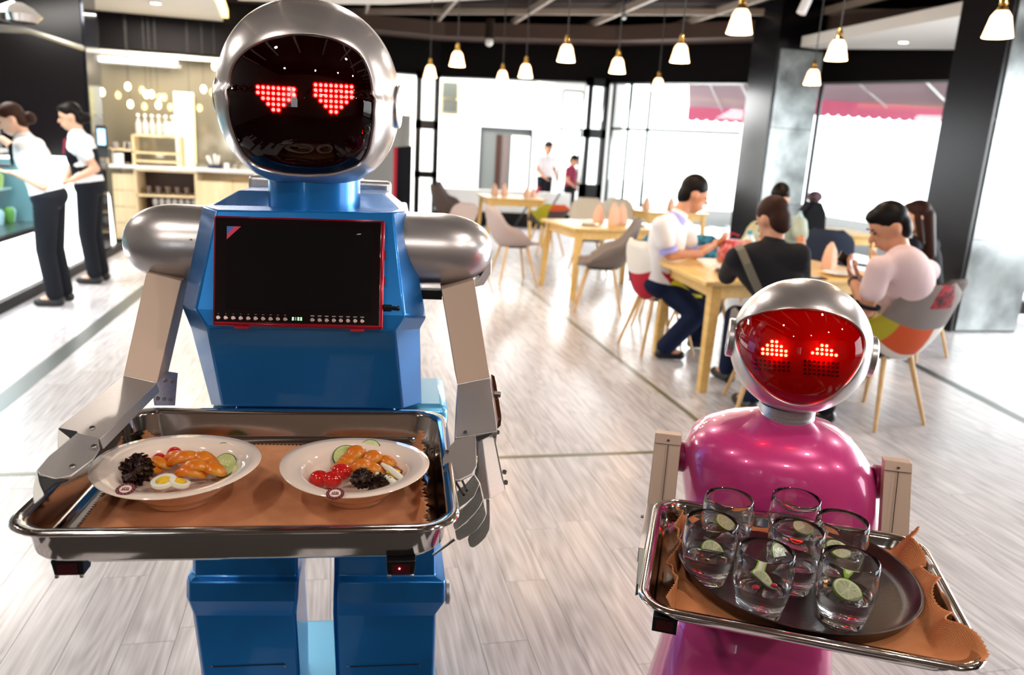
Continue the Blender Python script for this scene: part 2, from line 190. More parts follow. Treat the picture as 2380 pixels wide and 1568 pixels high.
# ------------------------------------------------------------------ object helpers
WORLD = {}
def props(o, label=None, cat=None, group=None, kind=None):
    if label: o['label'] = label
    if cat: o['category'] = cat
    if group: o['group'] = group
    if kind: o['kind'] = kind
    return o
def thing(name, label, cat, loc, group=None, kind=None):
    o = bpy.data.objects.new(name, None); COL.objects.link(o); o.location = Vector(loc); o.empty_display_size = 0.05
    WORLD[o.name] = np.array(loc, float); return props(o, label, cat, group, kind)
class B:
    """collects geometry in world space and links it as one mesh object"""
    def __init__(s): s.v = []; s.f = []; s.mi = []; s.cm = 0
    def add(s, vs, fs):
        n = len(s.v); s.v.extend([tuple(float(c) for c in p) for p in vs]); s.f.extend([tuple(n + i for i in f) for f in fs]); s.mi.extend([s.cm] * len(fs)); return s
    def hexa(s, p):
        return s.add(p, [(0, 3, 2, 1), (4, 5, 6, 7), (0, 1, 5, 4), (1, 2, 6, 5), (2, 3, 7, 6), (3, 0, 4, 7)])
    def box(s, c, size, ax=None):
        c = np.array(c, float); h = np.array(size, float) / 2
        ax = ax or (V(1, 0, 0), V(0, 1, 0), V(0, 0, 1))
        P = [c + ax[0] * h[0] * i + ax[1] * h[1] * j + ax[2] * h[2] * k for k in (-1, 1) for i, j in ((-1, -1), (1, -1), (1, 1), (-1, 1))]
        return s.hexa(P)
    def prism(s, pts, vec):
        """extrude polygon pts by vec"""
        n = len(pts); P = [np.array(p, float) for p in pts]; Q = [p + vec for p in P]
        return s.add(P + Q, [tuple(range(n))[::-1], tuple(range(n, 2 * n))] + [(i, (i + 1) % n, n + (i + 1) % n, n + i) for i in range(n)])
    def rings(s, rs, cap0=True, cap1=True, close=True):
        n = len(rs[0]); base = len(s.v); vs = [p for r in rs for p in r]; fs = []
        for k in range(len(rs) - 1):
            for i in range(n if close else n - 1):
                j = (i + 1) % n; fs.append((k * n + i, k * n + j, (k + 1) * n + j, (k + 1) * n + i))
        if cap0: fs.append(tuple(range(n))[::-1])
        if cap1: fs.append(tuple(range((len(rs) - 1) * n, len(rs) * n)))
        return s.add(vs, fs)
    def lathe(s, prof, c=(0, 0, 0), seg=32, ax=None, cap0=False, cap1=False):
        c = np.array(c, float); ax = ax or (V(1, 0, 0), V(0, 1, 0), V(0, 0, 1)); rs = []
        for r, z in prof:
            rs.append([c + ax[0] * r * math.cos(2 * math.pi * i / seg) + ax[1] * r * math.sin(2 * math.pi * i / seg) + ax[2] * z for i in range(seg)])
        return s.rings(rs, cap0, cap1)
    def tube(s, pts, r, seg=10, caps=True):
        P = [np.array(p, float) for p in pts]; rad = r if hasattr(r, '__len__') else [r] * len(P); rs = []; up = V(0.13, 0.27, 0.95)
        for i, p in enumerate(P):
            d = unit(P[min(i + 1, len(P) - 1)] - P[max(i - 1, 0)]); a = unit(np.cross(d, up)) if abs(d.dot(unit(up))) < 0.95 else unit(np.cross(d, V(1, 0, 0))); b = np.cross(d, a)
            rs.append([p + rad[i] * (a * math.cos(2 * math.pi * k / seg) + b * math.sin(2 * math.pi * k / seg)) for k in range(seg)])
        return s.rings(rs, caps, caps)
    def ell(s, c, r, seg=16, rings=10, ax=None):
        c = np.array(c, float); r = r if hasattr(r, '__len__') else (r, r, r); ax = ax or (V(1, 0, 0), V(0, 1, 0), V(0, 0, 1)); rs = []
        for k in range(rings + 1):
            t = math.pi * k / rings; st = max(math.sin(t), 1e-3)
            rs.append([c + ax[0] * r[0] * st * math.cos(2 * math.pi * i / seg) + ax[1] * r[1] * st * math.sin(2 * math.pi * i / seg) - ax[2] * r[2] * math.cos(t) for i in range(seg)])
        return s.rings(rs, True, True)
    def cap(s, p, q, r1, r2, seg=14):
        p = np.array(p, float); q = np.array(q, float); d = unit(q - p); a = unit(np.cross(d, V(0.3, 0.2, 0.93))); b = np.cross(d, a); rs = []
        for k in range(6):
            t = math.pi / 2 * k / 5; rr = max(r1 * math.sin(t), 1e-4); rs.append([p - d * r1 * math.cos(t) + rr * (a * math.cos(2 * math.pi * i / seg) + b * math.sin(2 * math.pi * i / seg)) for i in range(seg)])
        for k in range(6):
            t = math.pi / 2 * k / 5; rr = max(r2 * math.cos(t), 1e-4); rs.append([q + d * r2 * math.sin(t) + rr * (a * math.cos(2 * math.pi * i / seg) + b * math.sin(2 * math.pi * i / seg)) for i in range(seg)])
        return s.rings(rs, True, True)
    def grid(s, P):
        n, m = len(P), len(P[0]); return s.add([p for r in P for p in r], [(i * m + j, i * m + j + 1, (i + 1) * m + j + 1, (i + 1) * m + j) for i in range(n - 1) for j in range(m - 1)])
    def obj(s, name, mt, parent=None, angle=35, bevel=0, solid=0, sub=0, origin=None, label=None, cat=None, group=None, kind=None, remesh=0, smooth=0, fix=False):
        vs = np.array(s.v)
        if parent is not None: og = WORLD[parent.name] if origin is None else np.array(origin, float)
        else: og = np.array([(vs[:, 0].min() + vs[:, 0].max()) / 2, (vs[:, 1].min() + vs[:, 1].max()) / 2, vs[:, 2].min()]) if origin is None else np.array(origin, float)
        me = bpy.data.meshes.new(name); me.from_pydata([tuple(p) for p in (vs - og)], [], s.f); me.update()
        mts = mt if isinstance(mt, (list, tuple)) else [mt]
        for q in mts: me.materials.append(q if not isinstance(q, str) else (M.get(q) or MATS[q]))
        if len(mts) > 1: me.polygons.foreach_set('material_index', s.mi)
        if fix or True:
            bm = bmesh.new(); bm.from_mesh(me)
            if solid == 0: bmesh.ops.recalc_face_normals(bm, faces=bm.faces)
            bm.to_mesh(me); bm.free()
        o = bpy.data.objects.new(name, me); COL.objects.link(o)
        if remesh:
            r = o.modifiers.new('r', 'REMESH'); r.mode = 'VOXEL'; r.voxel_size = remesh; r.use_smooth_shade = True
            if smooth: q = o.modifiers.new('s', 'SMOOTH'); q.iterations = smooth; q.factor = 0.6
            dg = bpy.context.evaluated_depsgraph_get(); ev = o.evaluated_get(dg); m2 = bpy.data.meshes.new_from_object(ev)
            o.modifiers.clear(); o.data = m2; bpy.data.meshes.remove(me); me = m2; me.name = name
            if not me.materials:
                for q in mts: me.materials.append(q if not isinstance(q, str) else (M.get(q) or MATS[q]))
            me.polygons.foreach_set('use_smooth', [True] * len(me.polygons))
        elif angle:
            me.polygons.foreach_set('use_smooth', [True] * len(me.polygons))
            me.set_sharp_from_angle(angle=math.radians(angle))
        if solid: q = o.modifiers.new('solid', 'SOLIDIFY'); q.thickness = solid; q.offset = 0
        if bevel: q = o.modifiers.new('bevel', 'BEVEL'); q.width = bevel; q.segments = 2; q.limit_method = 'ANGLE'; q.angle_limit = math.radians(25); q.harden_normals = False
        if sub: q = o.modifiers.new('sub', 'SUBSURF'); q.levels = sub; q.render_levels = sub
        if parent is not None:
            o.parent = parent; o.location = Vector(og - WORLD[parent.name])
        else: o.location = Vector(og)
        WORLD[o.name] = og
        return props(o, label, cat, group, kind)
def copy_tree(o, parent=None):
    c = o.copy(); COL.objects.link(c)
    if parent is not None: c.parent = parent
    WORLD[c.name] = WORLD.get(o.name)
    for ch in list(o.children): copy_tree(ch, c)
    return c
def place(o, loc, rz=0, sc=None):
    o.location = Vector(loc); o.rotation_euler = (0, 0, rz); WORLD[o.name] = np.array(loc, float)
    if sc: o.scale = (sc, sc, sc)
    return o
def shell(name, mt, **k): return name
def rbox(name, c, size, mt, parent=None, bevel=0, ax=None, **k): return B().box(c, size, ax).obj(name, mt, parent, bevel=bevel, **k)

# ================================================================== THE SETTING
floor = B().box((2, 6.5, -0.062), (26, 31, 0.1)).obj('floor', 'joint_and_base', origin=(0, 0, 0)); floor['kind'] = 'structure'  # near-black base, bare behind the camera so steel trays reflect dark
pw, pl = 0.152, 0.92
pm = B().box((0, 0, -0.006), (pw - 0.0016, pl - 0.0016, 0.012)); p0 = pm.obj('plank', 'plank', floor, origin=(0, 0, 0)); pmesh = p0.data
slots = []
for i in range(-24, 60):
    off = random.random() * pl
    for j in range(-1, 19):
        x = i * pw + 0.06; y = j * pl + off - 1.0
        zc = 0.223 * x + 0.945 * y + 0.357
        vis = zc > 0.5 and abs((0.975 * x - 0.216 * y - 0.083) / zc) < 0.74 and y > 1.6 and y < 16 and -2.55 < x < 9.4
        slots.append((zc if vis else 99 + abs(y), vis, x, y))
slots.sort(); near = slots[:300]; far = [q for q in slots[300:] if -2.8 < q[2] < 9.6 and q[3] > 1.0]
bpy.data.objects.remove(p0)
for _, _, x, y in near:
    o = bpy.data.objects.new('plank', pmesh); COL.objects.link(o); o.parent = floor; o.location = (x, y, 0)
fb = B()
for _, _, x, y in far: fb.box((x, y, -0.006), (pw - 0.0016, pl - 0.0016, 0.012))
fb.obj('plank', 'plank', floor, kind='stuff')
B().box((2.085, 6.25, 0.0006), (0.035, 5.5, 0.0012)).obj('trim_1', 'inlay', kind='structure')
B().box((-0.35, 3.5, 0.0006), (4.9, 0.032, 0.0012)).obj('trim_2', 'inlay', kind='structure')
B().box((0.35, 9.0, 0.0006), (3.5, 0.032, 0.0012)).obj('trim_3', 'inlay', kind='structure')
B().box((-1.78, 5.5, 0.0007), (0.12, 12.5, 0.0014)).obj('trim_4', 'inlay2', kind='structure')
B().prism([V(4.5, 5.2, 0), V(4.58, 5.2, 0), V(4.2, 3.2, 0), V(4.12, 3.2, 0)], V(0, 0, 0.0012)).obj('trim_5', 'inlay2', kind='structure')
# curved far wall: dark header, soffit band
arc = [(-5.6, 13.0), (-3.9, 14.6), (-1.96, 15.1), (1.2, 15.35), (1.94, 15.4), (4.36, 14.2), (4.9, 13.95), (6.6, 12.15), (7.35, 11.2), (8.27, 9.6), (8.9, 7.6), (9.25, 5.0)]
def strip(pts, z0, z1, th):
    b = B(); n = len(pts)
    cen = V(1.5, 5.0)
    rs = []
    for x, y in pts:
        d = unit(V(x, y) - cen); o_ = V(x, y) + d * th
        rs.append([V(x, y, z0), V(o_[0], o_[1], z0), V(o_[0], o_[1], z1), V(x, y, z1)])
    return b.rings(rs)
strip(arc, 2.75, 3.9, 0.35).obj('wall_back', mat('matt_black_header', (0.005, 0.004, 0.004), 0.6, spec=0.08), kind='structure', angle=20)
soff = [(x * 0.93 + 0.1, y * 0.93 + 0.35) for x, y in arc]
bsf = B(); rs = []
for (x, y), (u, v) in zip(arc, soff): rs.append([V(x, y, 3.38), V(u, v, 3.38), V(u, v, 3.62), V(x, y, 3.62)])
bsf.rings(rs).obj('trim_6', mat('brown_soffit', (0.075, 0.042, 0.03), 0.6), kind='structure', angle=20)
ceil = B().box((2, 5.5, 3.85), (24, 26, 0.12)).obj('ceiling', 'brownceil', kind='structure')
for k in range(-6, 7):
    x = 3.05 + 1.27 * k; B().box((x, 7.2, 3.66), (0.05, 15.4, 0.10)).obj('ceiling_beam', 'beam', ceil)
for k in range(-2, 9):
    y0 = 13.04 - 1.9 * k + 1.9; a = V(3.05, y0 + 0.0, 3.66); d = unit(V(1, -0.6, 0))
    B().box(a + d * 1.0, (13.5, 0.05, 0.09), (d, V(-d[1], d[0], 0), V(0, 0, 1))).obj('ceiling_beam', 'beam', ceil)
# white ceilings
B().prism([V(-7, 6.2, 2.95), V(-1.05, 6.2, 2.95), V(-1.52, 12.1, 2.95), V(-7, 12.1, 2.95)], V(0, 0, 0.14)).obj('ceiling', 'whiteceil', kind='structure')
B().prism([V(-1.05, 6.2, 3.0), V(-0.98, 6.2, 3.0), V(-1.45, 12.1, 3.0), V(-1.52, 12.1, 3.0)], V(0, 0, 0.10)).obj('trim_7', 'cove', kind='structure')
ringp = [(-1.2, 11.0), (-0.3, 10.75), (0.6, 10.25), (1.2, 9.7), (1.72, 9.2), (2.2, 8.4), (2.5, 7.4), (2.4, 6.4), (1.2, 5.6), (-1.2, 5.4)]
B().prism([V(x, y, 3.12) for x, y in ringp], V(0, 0, 0.12)).obj('ceiling', 'whiteceil', kind='structure')
B().prism([V(6.43, 7.4, 3.12), V(6.43, 10.45, 3.12), V(6.71, 10.5, 3.12), V(8.4, 9.3, 3.12), V(9.1, 7.0, 3.12), V(9.1, 5, 3.12), V(6.43, 5, 3.12)], V(0, 0, 0.14)).obj('ceiling', 'whiteceil', kind='structure')
# room shell outside the view
B().box((-4.9, 3.0, 1.9), (0.2, 22, 3.9)).obj('wall_left', mat('dark_taupe_wall', (0.10, 0.085, 0.075), 0.5), kind='structure')
wf = B()
for x0, x1, z0, z1 in ((-5, -3.8, 0, 3.9), (-3.8, -2.8, 2.4, 3.9), (-3.8, -2.8, 0, 0.9), (-2.8, 10, 0, 3.9)):
    wf.box(((x0 + x1) / 2, -5.0, (z0 + z1) / 2), (x1 - x0, 0.25, z1 - z0))
wf.obj('wall_front', mat('warm_brown_wall', (0.11, 0.065, 0.045), 0.6), kind='structure')
wr = B()
for y0, y1, z0, z1 in ((-5, 5.0, 2.75, 3.9), (-5, -2.5, 0, 2.75), (0.3, 0.7, 0, 2.75), (-2.5, 6.0, 0, 0.12)):
    wr.box((9.3, (y0 + y1) / 2, (z0 + z1) / 2), (0.25, y1 - y0, z1 - z0))
wr.obj('wall_right', 'blackwall', kind='structure')
# pillars
def pillar(name, c, sx, sy, z1=3.85):
    r = thing(name, None, None, (c[0], c[1], 0), kind='structure')
    rbox('pillar_core', (c[0], c[1], z1 / 2), (sx, sy, z1), 'blackwall', r)
    for k, (z0, zz) in enumerate(((0.02, 0.9), (0.908, 2.0), (2.008, 3.1))):
        rbox('cladding_panel', (c[0] + 0.02, c[1] - sy / 2 - 0.008, (z0 + zz) / 2), (sx - 0.05, 0.016, zz - z0), 'polished', r)
    return r
pillar('pillar', (6.22, 6.50), 0.76, 0.62)
za, zb = at(2350, 727, 6.85)[2], at(2350, 698, 6.85)[2]
B().box((7.9, 6.85, (za + zb) / 2), (2.6, 0.12, zb - za)).obj('baseboard_right', 'kick', kind='structure')
pillar('pillar', (6.545, 11.0), 0.74, 0.74)
lp = thing('pillar', None, None, (-3.0, 9.6, 0), kind='structure')
rbox('pillar_core', (-3.06, 9.75, 1.7), (0.86, 0.5, 3.4), 'blackwall', lp)
rbox('cladding_panel', (-2.615, 9.75, 1.5), (0.02, 0.46, 2.9), mat('gloss_side_panel', (0.05, 0.055, 0.07), 0.08, 0.6), lp)
# lattice posts with white panes on the far wall
def lattice_post(name, x0, x1, y, openings):
    r = thing(name, None, None, ((x0 + x1) / 2, y, 0), kind='structure')
    zs = [0.0]; 
    for a, b in openings: zs += [a, b]
    zs.append(2.8); m = 0.10
    fr = B()
    for i in range(0, len(zs), 2): fr.box(((x0 + x1) / 2, y, (zs[i] + zs[i + 1]) / 2), (x1 - x0, 0.16, zs[i + 1] - zs[i]))
    fr.box((x0 + m / 2, y, 1.4), (m, 0.16, 2.8)); fr.box((x1 - m / 2, y, 1.4), (m, 0.16, 2.8)); fr.obj('post_frame', 'blackwall', r)
    for a, b in openings: rbox('pane', ((x0 + x1) / 2, y + 0.02, (a + b) / 2), (x1 - x0 - 2 * m, 0.03, b - a), 'frosted', r)
lattice_post('window_1', 1.46, 1.90, 15.1, [(0.1, 0.86), (0.98, 1.76), (1.92, 2.66)])
lattice_post('window_2', 4.42, 4.83, 13.95, [(0.93, 1.76), (1.92, 2.66)])
# low white parapet with black plinth under the far opening
B().box((3.2, 14.95, 0.48), (2.7, 0.12, 0.42)).obj('wall_parapet', 'whitewall', kind='structure')
B().box((3.2, 14.93, 0.13), (2.75, 0.16, 0.28)).obj('baseboard_back', 'kick', kind='structure')
# white hall behind
B().box((2.6, 19.3, 1.9), (9, 0.15, 3.9)).obj('wall_hall', 'whitewall', kind='structure')
B().box((0.2, 17.4, 1.9), (0.15, 4.0, 3.9)).obj('wall_hall_left', 'whitewall', kind='structure')
B().box((3, 17.3, 3.95), (8, 4.4, 0.1)).obj('ceiling', 'whiteceil', kind='structure')
B().box((3.0, 17.3, 0.003), (7, 4.2, 0.006)).obj('floor', mat('white_tile', (0.8, 0.8, 0.8), 0.25), kind='structure')
B().box((0.95, 15.4, 1.0), (0.9, 0.1, 2.0)).obj('wall_back', mat('grey_screen_wall', (0.45, 0.45, 0.43), 0.6), kind='structure')
dr = thing('door_1', None, None, (3.9, 19.2, 0), kind='structure')
pa = at(1118, 297, 19.2); pb = at(1234, 300, 19.2)
dz = 1.95; cxm = (pa[0] + pb[0]) / 2; dw = pb[0] - pa[0]
rbox('door_recess', (cxm, 19.2, dz / 2), (dw, 0.06, dz), mat('dim_grey_beyond_door', (0.07, 0.075, 0.07), 0.5), dr)
for q, wd, mt in ((0.36, 0.10, 'hair2'), (0.5, 0.12, 'brownfab'), (0.80, 0.36, 'whitewall')):
    rbox('reflected_panel', (pa[0] + dw * q, 19.15, dz / 2 - 0.05), (dw * wd, 0.03, dz - 0.2), mt, dr)
fr = B()
for xx in (pa[0], pb[0]): fr.box((xx, 19.14, dz / 2), (0.05, 0.08, dz))
fr.box((cxm, 19.14, dz), (dw + 0.05, 0.08, 0.05)).obj('door_frame', 'darkmetal', dr)
# white pilasters and side window of the hall
B().box(at(1262, 300, 18.4) * V(1, 1, 0) + V(0, 0, 1.9), (0.35, 0.4, 3.8)).obj('trim_11', 'whitewall', kind='structure')
w3 = thing('window_3', None, None, at(1325, 330, 16.0) * V(1, 1, 0), kind='structure')
q = at(1326, 320, 16.0)
rbox('pane', (q[0], 16.02, 1.7), (0.42, 0.02, 2.0), 'frosted', w3)
fr = B()
for dx in (-0.21, 0.21): fr.box((q[0] + dx, 16.0, 1.7), (0.025, 0.05, 2.0))
for z in (0.7, 1.95, 2.7): fr.box((q[0], 16.0, z), (0.44, 0.05, 0.03))
fr.obj('window_frame', 'darkmetal', w3)
# framed display case on the left wall of the hall
fc = thing('wall_case', 'cream framed wall case with dark glass high inside the white hall', 'cabinet', at(1050, 240, 16.5))
for (a, b_) in (((1030, 190), (1062, 228)), ((1030, 232), (1062, 262))):
    p = at(a[0], a[1], 16.5); q = at(b_[0], b_[1], 16.5)
    rbox('glass_panel', (p + q) / 2, (abs(q[0] - p[0]), 0.05, abs(p[2] - q[2])), mat('case_dark', (0.12, 0.13, 0.11), 0.2), fc)
p = at(1026, 184, 16.5); q = at(1067, 268, 16.5)
B().box((p + q) / 2 + V(0, 0.04, 0), (abs(q[0] - p[0]), 0.05, abs(p[2] - q[2]))).obj('frame', mat('cream_frame', (0.7, 0.6, 0.35), 0.5), fc)
# big window between lattice post and middle pillar
def win(name, A, Bp, z0, z1, nv, zs, mt='darkmetal', t=0.05):
    r = thing(name, None, None, (A[0], A[1], 0), kind='structure'); d = unit(V(Bp[0] - A[0], Bp[1] - A[1], 0)); L = math.hypot(Bp[0] - A[0], Bp[1] - A[1]); n = V(-d[1], d[0], 0)
    for k in nv: B().box(V(A[0], A[1], (z0 + z1) / 2) + d * L * k, (t, t, z1 - z0), (d, n, V(0, 0, 1))).obj('mullion', mt, r)
    for z in zs: B().box(V(A[0], A[1], z) + d * L / 2, (L, t, t), (d, n, V(0, 0, 1))).obj('transom', mt, r)
    g = B().box(V(A[0], A[1], (z0 + z1) / 2) + d * L / 2 + n * 0.01, (L, 0.008, z1 - z0), (d, n, V(0, 0, 1))).obj('glass_pane', tinted(name + '_glass', (0.97, 0.99, 0.98), 0.0), r)
    return r
win('window_4', (4.95, 13.95), (6.6, 12.2), 0.0, 2.75, (0.0, 0.14, 0.30), (1.95,))
win('window_5', (7.35, 11.2), (8.27, 9.6), 0.0, 2.75, (0.0, 1.0), (0.06,))
win('window_6', (9.1, 7.6), (9.3, 2.0), 0.0, 2.75, (0.0, 0.5, 1.0), (0.15,))
# outside: pavement, awnings, pale trees
B().box((16, 14, -0.05), (18, 40, 0.06)).obj('ground', 'ground', kind='structure')
def awning(label, px0, px1, ytop, ybot, Y, n, Ya, Yb):
    r = thing('awning', label, 'awning', at((px0 + px1) / 2, ybot, Y) * V(1, 1, 1))
    a, b_ = at(px0, ytop, Ya), at(px1, ytop, Yb); c, d = at(px0, ybot - 30, Y + 0.5), at(px1, ybot - 30, Y)
    c[2] = d[2] = (c[2] + d[2]) / 2; B().prism([a, b_, d, c], V(0, 0, 0.02)).obj('canopy', 'awningtop', r)
    c2 = c.copy(); d2 = d.copy(); dirv = (d - c) / n; v = B()
    hgt = 0.22
    for i in range(n):
        p0_ = c + dirv * i; P = [p0_, p0_ + dirv] + [p0_ + dirv * (0.5 + 0.5 * math.cos(t)) - V(0, 0, hgt + 0.06 * math.sin(t)) for t in np.linspace(0, math.pi, 7)]
        v.prism(P, V(0, 0.01, 0))
    v.obj('valance', 'awning', r)
    for k in (0.3, 0.75): B().tube([a + (b_ - a) * k - V(0, 0, 0.02), c + (d - c) * (k + 0.2) - V(0, 0, 0.05)], 0.02, 8).obj('strut', 'metalwhite', r)
awning('pink scalloped awning outside the right hand window', 1880, 2240, 176, 272, 12.6, 15, 11.6, 9.95)
awning('pink scalloped awning outside the window left of the middle pillar', 1600, 1760, 184, 282, 15.0, 7, 13.35, 12.4)
# ceiling fittings
def downlight(p, label, r=0.07, mt='lightdisc'):
    t = thing('ceiling_light', label, 'light', p); B().lathe([(r, 0), (r, -0.012), (r * 0.8, -0.012)], p, 20, cap0=True).obj('ring', 'whiteceil', t)
    B().lathe([(r * 0.78, -0.010), (r * 0.5, -0.014)], p, 20, cap1=True).obj('lens', mt, t)
downlight(onz(362, 6, 2.945), 'round downlight in the white ceiling over the bar'); downlight(onz(2100, 97, 3.115), 'round downlight in the white ceiling right of the middle pillar')
t = thing('ceiling_camera', 'small white dome camera under the dark header', 'camera', at(1137, 98, 12.9)); p = at(1137, 98, 12.9)
B().lathe([(0.07, 0.35), (0.075, 0.06), (0.06, 0.05)], p, 18, cap0=True).obj('mount', 'brownceil', t); B().ell(p, 0.065).obj('dome', 'whitewall', t)
t = thing('spot_lamp', 'white tilted spot lamp hanging from the ceiling beams', 'lamp', at(1868, 18, 7.0)); p = at(1868, 18, 7.0)
B().tube([p + V(0.03, 0, 0.08), p + V(-0.02, 0, -0.05)], 0.045, 14).obj('lamp_head', 'metalwhite', t); B().tube([p + V(0.03, 0, 0.08), p + V(0.05, 0, 0.75)], 0.01, 8).obj('stem', 'metalwhite', t)
for (px, py), lb in (((1450, 38), 'chrome sprinkler head on the ceiling grid near the centre'), ((1912, 50), 'chrome sprinkler head on the ceiling grid above the middle pillar')):
    p = onz(px, py, 3.55); t = thing('sprinkler', lb, 'sprinkler', p); B().ell(p, 0.045).obj('head', 'screw', t); B().tube([p, p + V(0, 0, 0.25)], 0.015, 8).obj('pipe', 'darkmetal', t)

# ================================================================== pendants
def pendant(p, label, first=True):
    t = thing('pendant_lamp', label, 'lamp', p, 'glass pendant lamps over the tables')
    B().lathe([(0.028, 0.045), (0.045, 0.02), (0.062, -0.05), (0.068, -0.075), (0.066, -0.075), (0.060, -0.05), (0.043, 0.018), (0.026, 0.043)], p, 24).obj('lamp_shade', 'shade', t)
    B().lathe([(0.008, 0.11), (0.016, 0.10), (0.02, 0.075), (0.014, 0.07), (0.022, 0.06), (0.03, 0.042)], p, 16, cap0=True, cap1=True).obj('socket', 'brass', t)
    B().ell(p + V(0, 0, -0.012), (0.024, 0.024, 0.042), 14, 10).obj('bulb', 'bulb', t)
    B().tube([p + V(0, 0, 0.1), V(p[0], p[1], 3.78)], 0.004, 6).obj('cord', 'cord', t)
    return t
PD = [((1722, 42), 'nearest pendant in the centre, left of the middle pillar top'), ((2325, 48), 'large pendant at the far right in front of the right pillar'), ((1582, 118), 'pendant hanging right of centre above the seated man in white'),
      ((1317, 118), 'pendant above the right end of the hall opening'), ((1063, 132), 'pendant just right of the blue robot head'), ((1436, 147), 'pendant beside the right lattice post'), ((1222, 160), 'pendant in the middle of the hall opening'),
      ((1947, 110), 'pendant in front of the white ceiling right of the middle pillar'), ((1890, 174), 'low pendant at the right edge of the middle pillar'), ((1000, 162), 'dimmer pendant over the left lattice post'), ((1168, 174), 'half hidden pendant at the top edge of the hall opening'), ((1530, 192), 'small pendant at the top of the window with dark mullions')]
pt = None
for i, ((px, py), lb) in enumerate(PD):
    loc = onz(px, py, 2.22)
    if pt is None: pt = pendant(V(0, 0, 0) + loc, lb); tmpl = pt
    else:
        c = copy_tree(tmpl); c['label'] = lb; place(c, loc)
    lamp('pendant_glow', 'POINT', loc + V(0, 0, -0.09), 5.0, (1.0, 0.68, 0.38), radius=0.03)
# glowing shapes stand in for pendant reflections in the taupe mirror wall
for (px, py), lb in zip([(237, 214), (297, 201), (303, 242), (340, 219), (352, 219), (368, 244), (441, 246), (473, 207), (499, 154)],
                        ['leftmost lamp reflection over the bar', 'lamp reflection over the bar, upper one above the tablet screen', 'small low lamp reflection over the left half of the bar', 'left one of two touching lamp reflections over the bar', 'right one of two touching lamp reflections over the bar', 'small low lamp reflection above the glass bottles on the bar', 'lamp reflection above the right end of the bar shelf', 'lamp reflection over the bar closest to the blue robot ear', 'highest lamp reflection over the bar, beside the blue robot forehead']):
    p = at(px, py, 11.6); t = thing('bulb_reflection', lb, 'bulb', p, 'pendant lamp reflections over the bar')
    B().ell(p, (0.035, 0.035, 0.05), 12, 8).obj('bulb', mat('bar_bulb_reflection', (1, 0.8, 0.4), 0.5, emit=(1.0, 0.72, 0.30), es=9.0) if 'bar_bulb_reflection' not in MATS else MATS['bar_bulb_reflection'], t)
    B().tube([p + V(0, 0, 0.045), V(p[0], p[1], 2.93)], 0.003, 6).obj('cord', 'cord', t)

# ================================================================== bar and counter on the left
bar = thing('bar_cabinet', 'pale birch back-bar cabinet with open glass shelves and white worktop', 'cabinet', (-2.0, 11.35, 0))
x0, x1 = -2.86, -0.9; yf = 11.2
rbox('worktop', ((x0 + x1) / 2, 11.48, 0.985), (x1 - x0 + 0.06, 0.62, 0.045), 'countertop', bar, bevel=0.004)
pA = -2.58; pB = -1.83
for (a, b_, nm) in ((x0, pA, 'side_panel'), (pB, x1, 'door')):
    if nm == 'door':
        m_ = (a + b_) / 2
        rbox('door', ((a + m_) / 2, yf + 0.01, 0.44), (m_ - a - 0.006, 0.025, 0.80), 'barwood', bar); rbox('door', ((m_ + b_) / 2, yf + 0.01, 0.44), (b_ - m_ - 0.006, 0.025, 0.80), 'barwood', bar)
        rbox('niche', ((a + b_) / 2 + 0.22, yf + 0.005, 0.885), (0.45, 0.03, 0.06), mat('niche_shade', (0.25, 0.15, 0.07), 0.6), bar)
    else:
        for k in range(4): rbox('drawer', ((a + b_) / 2, yf + 0.01, 0.14 + 0.215 * k), (b_ - a - 0.006, 0.025, 0.207), 'barwood', bar)
rbox('carcass', ((x0 + x1) / 2, 11.75, 0.48), (x1 - x0, 0.04, 0.94), 'barwood', bar)
for z in (0.12, 0.38, 0.62, 0.95): rbox('shelf', ((pA + pB) / 2, 11.46, z), (pB - pA, 0.54, 0.025), 'barwood', bar)
for x in (pA, pB): rbox('upright', (x, 11.46, 0.48), (0.03, 0.54, 0.94), 'barwood', bar)
rbox('shelf_back', ((pA + pB) / 2, 11.7, 0.48), (pB - pA, 0.02, 0.9), mat('shelf_dark_back', (0.06, 0.035, 0.03), 0.6), bar)
hut = thing('bar_shelf', 'small open wooden shelf unit standing on the bar worktop', 'shelf', (-2.4, 11.5, 1.008))
hA = at(310, 322, 11.4)[0]; hB = at(418, 322, 11.4)[0]; hL = at(232, 345, 11.4)[0]
for x, z in ((hA, 1.39), (hB, 1.39), (hL + 0.1, 1.19)): rbox('upright', (x, 11.5, (1.008 + z) / 2), (0.03, 0.3, z - 1.008), 'barwood', hut)
for a, b_, z in ((hA, hB, 1.39), (hA, hB, 1.17), (hA, hB, 1.06), (hL - 0.2, hA, 1.19)): rbox('shelf', ((a + b_) / 2, 11.5, z), (b_ - a, 0.3, 0.025), 'barwood', hut)
rbox('back_panel', ((hL + hA) / 2, 11.63, 1.1), (hA - hL, 0.02, 0.16), 'dark', hut)
